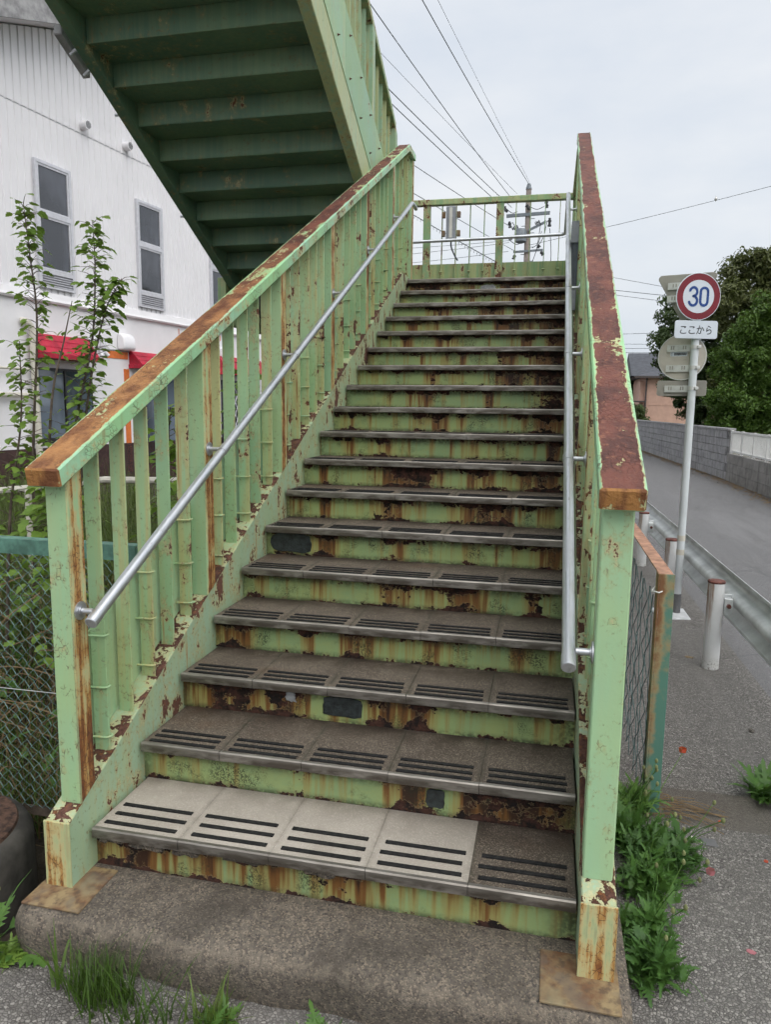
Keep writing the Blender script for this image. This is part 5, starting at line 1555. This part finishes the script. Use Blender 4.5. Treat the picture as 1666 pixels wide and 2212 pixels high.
# ================================================================== PLANTS
def blade(mb, base, az, L, W, lean, curl, seg=4):
    base = Vector(base)
    d = Vector((math.cos(az), math.sin(az), 0)); s = Vector((-d.y, d.x, 0))
    p = base.copy(); e = lean; prev = None
    for i in range(seg + 1):
        t = i / seg
        wv = W * (1 - t ** 1.6) * 0.5 + 0.0003
        a, b = p + s * wv, p - s * wv
        mb.v += [tuple(a), tuple(b)]
        if i:
            n = len(mb.v)
            mb.f.append([n - 4, n - 3, n - 1, n - 2])
        e2 = e + curl * t
        p = p + (d * math.sin(e2) + Vector((0, 0, math.cos(e2)))) * (L / seg)
def pinnate(mb, base, az, L, lean, curl, rng, lobes=5, wid=0.38):
    """deeply cut leaf: midrib with paired toothed lobes"""
    base = Vector(base)
    d = Vector((math.cos(az), math.sin(az), 0)); s = Vector((-d.y, d.x, 0))
    pts = []; p = base.copy(); n = lobes + 3
    for i in range(n + 1):
        t = i / n
        e = lean + curl * t
        pts.append((p.copy(), e))
        p = p + (d * math.sin(e) + Vector((0, 0, math.cos(e)))) * (L / n)
    for i in range(n):
        (a, e), (b, _) = pts[i], pts[i + 1]
        w0 = 0.012 * L if i < 2 else 0.05 * L
        k = len(mb.v)
        mb.v += [tuple(a + s * w0), tuple(a - s * w0), tuple(b - s * w0), tuple(b + s * w0)]
        mb.f.append([k, k + 1, k + 2, k + 3])
        if i >= 2:
            t = i / n
            ll = L * wid * (math.sin(math.pi * min(1, 0.25 + t * 0.8)) ** 0.7) * rng.uniform(.8, 1.2)
            upv = Vector((0, 0, rng.uniform(-.1, .25)))
            ax = (b - a).normalized()
            for sg_ in (-1, 1):
                dr = (s * sg_ + ax * 0.75 + upv).normalized()
                tip = a + dr * ll
                q1 = a + dr * ll * .55 + ax * ll * .22
                q2 = a + dr * ll * .5 - ax * ll * .12
                k = len(mb.v)
                mb.v += [tuple(a), tuple(q2), tuple(tip), tuple(q1), tuple(b)]
                mb.f.append([k, k + 1, k + 2, k + 3, k + 4])
    (a, e) = pts[-1]
    k = len(mb.v)
    mb.v += [tuple(a + s * .07 * L), tuple(a - s * .07 * L), tuple(a + (d * math.sin(e) + Vector((0, 0, math.cos(e)))) * L * .16)]
    mb.f.append([k, k + 1, k + 2])
def weed(label, c, n, L, seed, mat='leaf_weed', spread=0.05, stems=0, group=None, tall=0.0, cat='weed', lobes=5, name='weed'):
    rng = random.Random(seed)
    t = thing(name, label, cat, c, group=group)
    mb = MB()
    cl = [(rng.gauss(0, spread * .55), rng.gauss(0, spread * .55), rng.uniform(.5, 1.25)) for _ in range(max(3, n // 22))]   # ragged little rosettes
    for i in range(n):
        ox, oy, q0 = rng.choice(cl)
        az = rng.uniform(0, 6.28)
        b = Vector(c) + Vector((ox + rng.gauss(0, .018), oy + rng.gauss(0, .018), rng.uniform(0, tall) * q0))
        b.x = max(b.x, c[0] - spread * 1.2)
        q = rng.random()
        if q < .70:
            pinnate(mb, b, az, L * q0 * rng.uniform(.45, 1.25), rng.uniform(.3, 1.35), rng.uniform(-.2, 1.1), rng, rng.choice((4, 5, 6, 7)), rng.uniform(.20, .38))
        elif q < .90:
            blade(mb, b, az, L * rng.uniform(.8, 1.7), L * rng.uniform(.02, .05), rng.uniform(0, .9), rng.uniform(.2, 1.6))
        else:
            pinnate(mb, b, az, L * q0 * rng.uniform(.4, .8), rng.uniform(.4, 1.3), rng.uniform(.1, .6), rng, 1, .5)
    stuff(mb.obj('foliage', mat, t, fix=False))
    return t, rng
def flower(parent, base, top, rng, kind):
    base, top = Vector(base), Vector(top)
    mid = base.lerp(top, .55) + Vector((rng.uniform(-.03, .03), rng.uniform(-.03, .03), .02))
    MB().tube(spline([base, mid, top], 5), 0.0018, 5, r1=0.0012).obj('stem', 'leaf_weed', parent, fix=False, smooth=True)
    if kind == 'bud':
        MB().lathe(top, [(0.001, -0.010), (0.006, -0.004), (0.0065, 0.003), (0.003, 0.010)], 8).obj('seed_head', 'bud', parent, smooth=True)
    else:
        mb = MB()
        for q in range(5):
            a = q * 1.256 + rng.uniform(-.2, .2)
            for (r0, z0, r1, z1) in ((0.002, 0, 0.014, 0.006), (0.014, 0.006, 0.016, 0.022)):
                w0, w1 = 0.5 * r0 / 0.014, 0.75
                mb.face([top + Vector((r0 * math.cos(a - w0), r0 * math.sin(a - w0), z0)), top + Vector((r0 * math.cos(a + w0), r0 * math.sin(a + w0), z0)),
                         top + Vector((r1 * math.cos(a + w1), r1 * math.sin(a + w1), z1)), top + Vector((r1 * math.cos(a - w1), r1 * math.sin(a - w1), z1))])
        mb.obj('bloom', kind, parent, fix=False, smooth=True)

# poppy weeds along the right of the plinth
spots = [((1.73, 0.13, GZ), 330, 0.066, 0.065, 'poppy weed nearest the plinth corner, low on the pavement'),
         ((1.735, 0.33, GZ), 360, 0.066, 0.075, 'poppy weed along the plinth side, second from the corner'),
         ((1.76, 0.55, GZ), 460, 0.072, 0.095, 'poppy weed along the plinth side, third from the corner'),
         ((1.86, 0.70, GZ), 480, 0.072, 0.11, 'broad poppy weed spilling onto the pavement with a pink bloom'),
         ((1.75, 0.82, GZ), 460, 0.080, 0.095, 'tall poppy weed at the foot of the rusty fence post'),
         ((1.73, 1.02, GZ), 400, 0.090, 0.08, 'poppy weed between the railing and the fence post')]
for i, (c, n, L, sp, lab) in enumerate(spots):
    t, rng = weed(lab, c, n, L, 40 + i, spread=sp, tall=0.06)
    for q in range(3 if i < 3 else 6):
        az = rng.uniform(-1.2, 1.6); h = rng.uniform(.10, .30); rr = rng.uniform(.04, .20)
        flower(t, c, Vector(c) + Vector((rr * math.cos(az), rr * math.sin(az), h)), rng, 'bud')
    if i == 4: flower(t, c, (1.965, 1.11, 0.11), rng, 'petal')
    if i == 3: flower(t, c, (1.985, 0.60, -0.09), rng, 'pink'); flower(t, c, (1.88, 0.53, 0.02), rng, 'bud')
rng = random.Random(77)
mb = MB()
for i in range(26):
    pinnate(mb, (2.33 + rng.uniform(-.03, .03), 1.31 + rng.uniform(-.03, .03), GZ), rng.uniform(0, 6.28), rng.uniform(.10, .17), rng.uniform(.3, 1.0), rng.uniform(.3, .9), rng, 2, 0.25)
for i in range(30):
    blade(mb, (2.33 + rng.uniform(-.03, .03), 1.31 + rng.uniform(-.03, .03), GZ), rng.uniform(0, 6.28), rng.uniform(.10, .16), .03, rng.uniform(.4, 1.1), .9)
t = thing('weed', 'isolated broad-leaved weed by the gutter strip at the right edge', 'weed', (2.33, 1.31, GZ))
stuff(mb.obj('foliage', 'leaf_weed', t, fix=False))
# tufts along the plinth front
def tuft(label, c, n, L, W, seed, spread, leanr, mat='grass'):
    rng = random.Random(seed); mb = MB()
    for i in range(n):
        a = rng.uniform(0, 6.28); rr = spread * math.sqrt(rng.random())
        blade(mb, (c[0] + rr * math.cos(a) * 1.25, c[1] + rr * math.sin(a) * .6, c[2] - 0.005), rng.uniform(0, 6.28), L * rng.uniform(.45, 1.1), W * rng.uniform(.6, 1.2), rng.uniform(0, leanr), rng.uniform(0.1, 1.1))
    t = thing('grass_tuft', label, 'grass', c)
    stuff(mb.obj('blades', mat, t, fix=False))
    return t
tuft('upright grass tuft against the plinth front, left of centre', (0.215, -0.300, GZ), 300, 0.145, 0.0030, 11, 0.085, 0.35)
tuft('floppy long-bladed grass beside the upright tuft', (0.10, -0.29, GZ), 16, 0.23, 0.009, 12, 0.05, 0.8)
tuft('loose grass sprawling at the bottom edge, right of the upright tuft', (0.34, -0.36, GZ), 60, 0.19, 0.006, 13, 0.12, 0.9)
tuft('short grass tuft under the middle of the plinth', (0.55, -0.315, GZ), 45, 0.15, 0.006, 14, 0.06, 0.7)
weed('feathery weed at the plinth front, right of the grass', (0.60, -0.33, GZ), 40, 0.062, 61, spread=0.05)
weed('feathery weed lowest in the picture near the middle', (0.86, -0.33, GZ), 50, 0.070, 62, spread=0.06)
weed('small weed in the crack below the right part of the plinth', (1.02, -0.33, GZ), 18, 0.06, 63, spread=0.04)
weed('lobed weed at the left front corner of the plinth', (-0.17, -0.285, GZ), 90, 0.066, 64, spread=0.07, mat='leaf_sapling')
t, rng = weed('poppy weed leaning over the left corner of the plinth', (-0.20, -0.21, GZ), 16, 0.15, 65, spread=0.04)
flower(t, (-0.2, -0.21, GZ), (-0.165, -0.23, 0.07), rng, 'bud')
flower(t, (-0.2, -0.21, GZ), (-0.185, -0.24, 0.015), rng, 'bud')

# saplings behind the left fence
def leaf_mesh(i):
    rng = random.Random(100 + i)
    out = []
    n = 7
    for sgn in (1, -1):
        side = []
        for j in range(1, n):
            t = j / n
            wv = 0.36 * math.sin(math.pi * t ** 0.72) * (1 + (0.22 if j % 2 else -0.12) * rng.uniform(.6, 1.3))
            side.append((t, sgn * wv, 0.10 * abs(wv) - 0.22 * t * t))
        out.append(side)
    mb = MB()
    rib = [(j / n, 0, -0.22 * (j / n) ** 2) for j in range(n + 1)]
    mb.v = rib + out[0] + out[1]
    for j in range(n):
        for k, base in enumerate((n + 1, n + 1 + n - 1)):
            a, b = j, j + 1
            q = []
            if j > 0: q.append(base + j - 1)
            if j < n - 1: q.append(base + j)
            face = [a, b] + q[::-1]
            if len(face) >= 3: mb.f.append(face if k else face[::-1])
    return mb.mesh('leaf', 'leaf_sapling', fix=False, smooth=True)
LEAF = [leaf_mesh(i) for i in range(4)]
def sapling(label, pts, n, seed, lmin=0.032, lmax=0.066, side=0.17, name='sapling', r0=0.012):
    rng = random.Random(seed)
    sp = spline(pts, 14)
    t = thing(name, label, 'sapling', pts[0])
    st = MB().tube(sp, r0, 7, r1=0.002)
    places = []
    for i in range(n):
        q = 0.10 + 0.90 * (i + rng.random()) / n
        idx = min(len(sp) - 2, int(q * (len(sp) - 1)))
        p = sp[idx].lerp(sp[idx + 1], rng.random())
        az = i * 2.4 + rng.uniform(-.6, .6)
        d = Vector((math.cos(az), math.sin(az), rng.uniform(.1, .6)))
        reach = side * rng.uniform(.15, 1.0) * (1.15 - 0.75 * q)
        e = p + d * reach
        if reach > 0.04:
            st.tube([p, p.lerp(e, .5) + Vector((0, 0, .008)), e], 0.0022, 4, caps=False, r1=0.001)
        places.append((e, az))
        if rng.random() < .45: places.append((p.lerp(e, .5), az + rng.uniform(-1.3, 1.3)))
    st.obj('stem', 'bark', t, fix=False, smooth=True)
    for (e, az) in places:
        s_ = rng.uniform(lmin, lmax)
        mw = Matrix.Translation(e) @ Matrix.Rotation(az + rng.uniform(-.5, .5), 4, 'Z') @ Matrix.Rotation(rng.uniform(-.1, .65), 4, 'Y') @ Matrix.Rotation(rng.uniform(-.5, .5), 4, 'X') @ Matrix.Scale(s_, 4)
        link('leaf', rng.choice(LEAF), t, mat=mw)
    return t
sapling('leafy sapling at the left edge, its top below the first window', [(-1.62, 1.72, -0.15), (-1.56, 1.75, 0.6), (-1.54, 1.76, 1.2), (-1.53, 1.84, 1.95), (-1.60, 1.90, 2.35), (-1.64, 1.92, 2.64)], 240, 21)
sapling('second leafy stem at the left edge, shorter', [(-1.72, 1.65, -0.15), (-1.66, 1.68, 0.8), (-1.60, 1.75, 1.4), (-1.62, 1.8, 1.85)], 105, 22)
sapling('tallest sapling before the red awning, right of the left-edge one', [(-1.40, 1.74, -0.15), (-1.36, 1.78, 0.7), (-1.30, 1.82, 1.35), (-1.22, 1.90, 1.85), (-1.235, 1.98, 2.25), (-1.25, 2.0, 2.54)], 245, 23)
sapling('sapling leaning right over the rusty cap', [(-1.30, 1.76, -0.15), (-1.28, 1.80, 0.9), (-1.24, 1.86, 1.5), (-1.17, 1.95, 2.0), (-1.09, 2.02, 2.22)], 175, 24)
sapling('bare-topped thin sapling between the two leafy ones', [(-1.42, 1.70, -0.15), (-1.42, 1.72, 0.9), (-1.40, 1.76, 1.5), (-1.33, 1.80, 1.85), (-1.28, 1.82, 2.07)], 14, 25, side=0.08)
sapling('low bushy sapling behind the left post under the cap', [(-1.25, 1.45, -0.15), (-1.22, 1.5, 0.4), (-1.26, 1.52, 0.8), (-1.22, 1.55, 1.06)], 140, 26, side=0.26, lmin=.055, lmax=.095)
sapling('dense sapling seen between the first bars of the left railing', [(-0.86, 1.95, -0.15), (-0.82, 1.95, 0.5), (-0.80, 1.95, 1.0), (-0.78, 1.98, 1.5)], 130, 27, side=0.26, lmin=.055, lmax=.095)
sapling('sapling seen through the bars just before the first inner post', [(-0.55, 2.45, -0.15), (-0.52, 2.45, 0.6), (-0.52, 2.45, 1.2), (-0.5, 2.45, 1.75)], 110, 28, side=0.24, lmin=.055, lmax=.095)
sapling('leafy sapling low at the left edge of the picture', [(-1.9, 1.55, -0.15), (-1.86, 1.58, 0.5), (-1.84, 1.6, 1.1)], 75, 29, side=0.24)

# undergrowth behind the fence
rng = random.Random(5)
mb = MB()
for i in range(9000):
    x = rng.uniform(-4.5, -0.16); y = 0.56 + 5.2 * rng.random() ** 1.6
    blade(mb, (x, y, lz(x, y)), rng.uniform(0, 6.28), rng.uniform(.12, .42) * (1.2 if y > 1.4 else 1), rng.uniform(.004, .008), rng.uniform(0, .5), rng.uniform(.1, 1.5))
stuff(tag(mb.obj('undergrowth_grass', 'grass', fix=False), 'rank grass growing behind the left chain link fence', 'grass'))
mb = MB()
for i in range(3200):
    x = rng.uniform(-3.4, -0.16); y = 0.56 + 3.2 * rng.random() ** 1.4
    blade(mb, (x, y, lz(x, y)), rng.uniform(0, 6.28), rng.uniform(.15, .55), rng.uniform(.003, .006), rng.uniform(0, .7), rng.uniform(.2, 1.8))
stuff(tag(mb.obj('dry_grass', 'dry', fix=False), 'dry straw-coloured grass among the green behind the left fence', 'grass'))
mb = MB()
for i in range(9000):
    x = rng.uniform(-8.0, -0.6); y = rng.uniform(2.2, 8.5)
    blade(mb, (x, y, lz(x, y)), rng.uniform(0, 6.28), rng.uniform(.25, .75), rng.uniform(.006, .012), rng.uniform(0, .5), rng.uniform(.1, 1.4), 3)
stuff(tag(mb.obj('meadow_grass', 'meadow', fix=False), 'tall olive grass between the saplings and the white building', 'grass'))
mb = MB()
for i in range(420):
    x = rng.uniform(-3.2, -0.2); y = rng.uniform(.58, 2.6)
    pinnate(mb, (x, y, lz(x, y) + rng.uniform(0, .25)), rng.uniform(0, 6.28), rng.uniform(.10, .22), rng.uniform(.2, 1), rng.uniform(.3, 1.2), rng, 3, .34)
stuff(tag(mb.obj('undergrowth_weeds', 'leaf_weed', fix=False), 'leafy weeds growing behind the left chain link fence', 'weeds'))
mb = MB()
for i in range(170):
    x = rng.uniform(-2.6, -0.25); y = rng.uniform(.55, 1.9); z = lz(x, y) + rng.uniform(0, .75)
    a = rng.uniform(0, 6.28); L = rng.uniform(.25, .8)
    p = Vector((x, y, z)); d_ = Vector((math.cos(a), math.sin(a) * .5, rng.uniform(-.35, .5)))
    pts = [p, p + d_ * L * .5 + Vector((0, 0, rng.uniform(-.05, .10))), p + d_ * L + Vector((0, 0, rng.uniform(-.2, .05)))]
    pts = [Vector((q.x, max(q.y, .53), max(q.z, lz(q.x, q.y)))) for q in pts]
    mb.tube(spline(pts, 4), rng.uniform(.0015, .004), 4, caps=False)
stuff(tag(mb.obj('dead_stalks', 'dry', fix=False, smooth=True), 'tangle of dry brown stalks behind the left chain link fence', 'stalks'))

# ---- small litter on the pavement
def litter(name, label, cat, pts, mat):
    o = MB().prism(pts, GZ + 0.001, GZ + 0.003, axis=2).obj(name, mat)
    return tag(o, label, cat)
litter('petal', 'pink petal lying alone on the pavement at right', 'petal', [(2.038, .318), (2.046, .310), (2.058, .309), (2.067, .318), (2.058, .326), (2.048, .330), (2.040, .327)], 'pink')
litter('petal', 'red petal on the pavement near the right edge', 'petal', [(2.219, .826), (2.226, .820), (2.234, .824), (2.236, .833), (2.229, .839), (2.222, .836)], 'petal')
litter('petal', 'small red petal at the gutter strip', 'petal', [(2.112, 1.072), (2.119, 1.067), (2.126, 1.071), (2.125, 1.079), (2.117, 1.082)], 'petal')
litter('tile_fragment', 'small grey flat fragment beside the poppy weeds', 'fragment', [(2.02, .885), (2.075, .88), (2.07, .93), (2.02, .935)], 'pole_grey')
litter('wood_chip', 'pale wood chip next to the grey fragment', 'chip', [(1.975, .925), (2.015, .89), (2.02, .90), (1.985, .937)], 'beige')
litter('dead_leaf', 'curled brown leaf on the pavement before the near guardrail post', 'leaf', [(2.335, 3.18), (2.35, 3.155), (2.362, 3.165), (2.385, 3.15), (2.378, 3.17), (2.40, 3.185), (2.37, 3.19), (2.355, 3.205)], 'dry')
t = MB().lathe((2.47, 2.02, GZ), [(0.010, 0), (0.016, 0.006), (0.012, 0.014), (0.004, 0.017)], 8).obj('pebble', 'gutter', smooth=True)
tag(t, 'pale pebble on the pavement near the right edge', 'pebble')
rng = random.Random(9)
mb = MB()
for i in range(26):
    a = rng.uniform(-.5, .6)
    p = Vector((1.88 + rng.uniform(-.05, .03), 1.12 + rng.uniform(-.08, .1), GZ + .006))
    L = rng.uniform(.08, .30)
    q = p + Vector((math.cos(a) * L, -abs(math.sin(a)) * L * .6 + rng.uniform(-.03, .06), 0))
    mb.tube(spline([p, p.lerp(q, .5) + Vector((0, 0, rng.uniform(.005, .04))), q], 3), .0016, 4, caps=False)
stuff(tag(mb.obj('straw', 'dry', fix=False), 'dry straw scattered at the foot of the rusty fence post', 'straw'))
mb = MB()
for i in range(2600):
    y = rng.uniform(9, 34); xw = 5.60 if y < 17.2 else 5.62 - 0.0326 * (y - 17.2)
    x = xw - abs(rng.gauss(0, .16)) - .02
    a = rng.uniform(0, 6.28); L = rng.uniform(.02, .05)
    u = Vector((math.cos(a), math.sin(a), rng.uniform(-.2, .2))) * L; w_ = Vector((-math.sin(a), math.cos(a), rng.uniform(-.3, .3))) * L * .5
    p = Vector((x, y, GZ + .006 + rng.random() * .01))
    mb.face([p - u, p + w_, p + u, p - w_])
stuff(tag(mb.obj('fallen_leaves', 'dry', fix=False), 'fallen yellow leaves along the foot of the walls across the road', 'leaves'))

# ------------------------------------------------------------------ repeats share a group
GROUPS = {'sapling': 'saplings behind the left fence', 'wire': 'overhead wires', 'tree': 'trees and bushes across the road', 'weed': 'weeds round the plinth',
          'petal': 'fallen petals on the pavement', 'handrail': 'tubular handrails', 'lamp': 'light fittings on the stair railings', 'grass': 'grass tufts at the plinth front',
          'fence': 'fences', 'wall': 'block walls across the road', 'railing': 'green steel railings', 'stairs': 'stair flights'}
for o in list(bpy.data.objects):
    if o.parent is None and o.get('category') in GROUPS and 'group' not in o and o.get('kind') is None:
        o['group'] = GROUPS[o['category']]
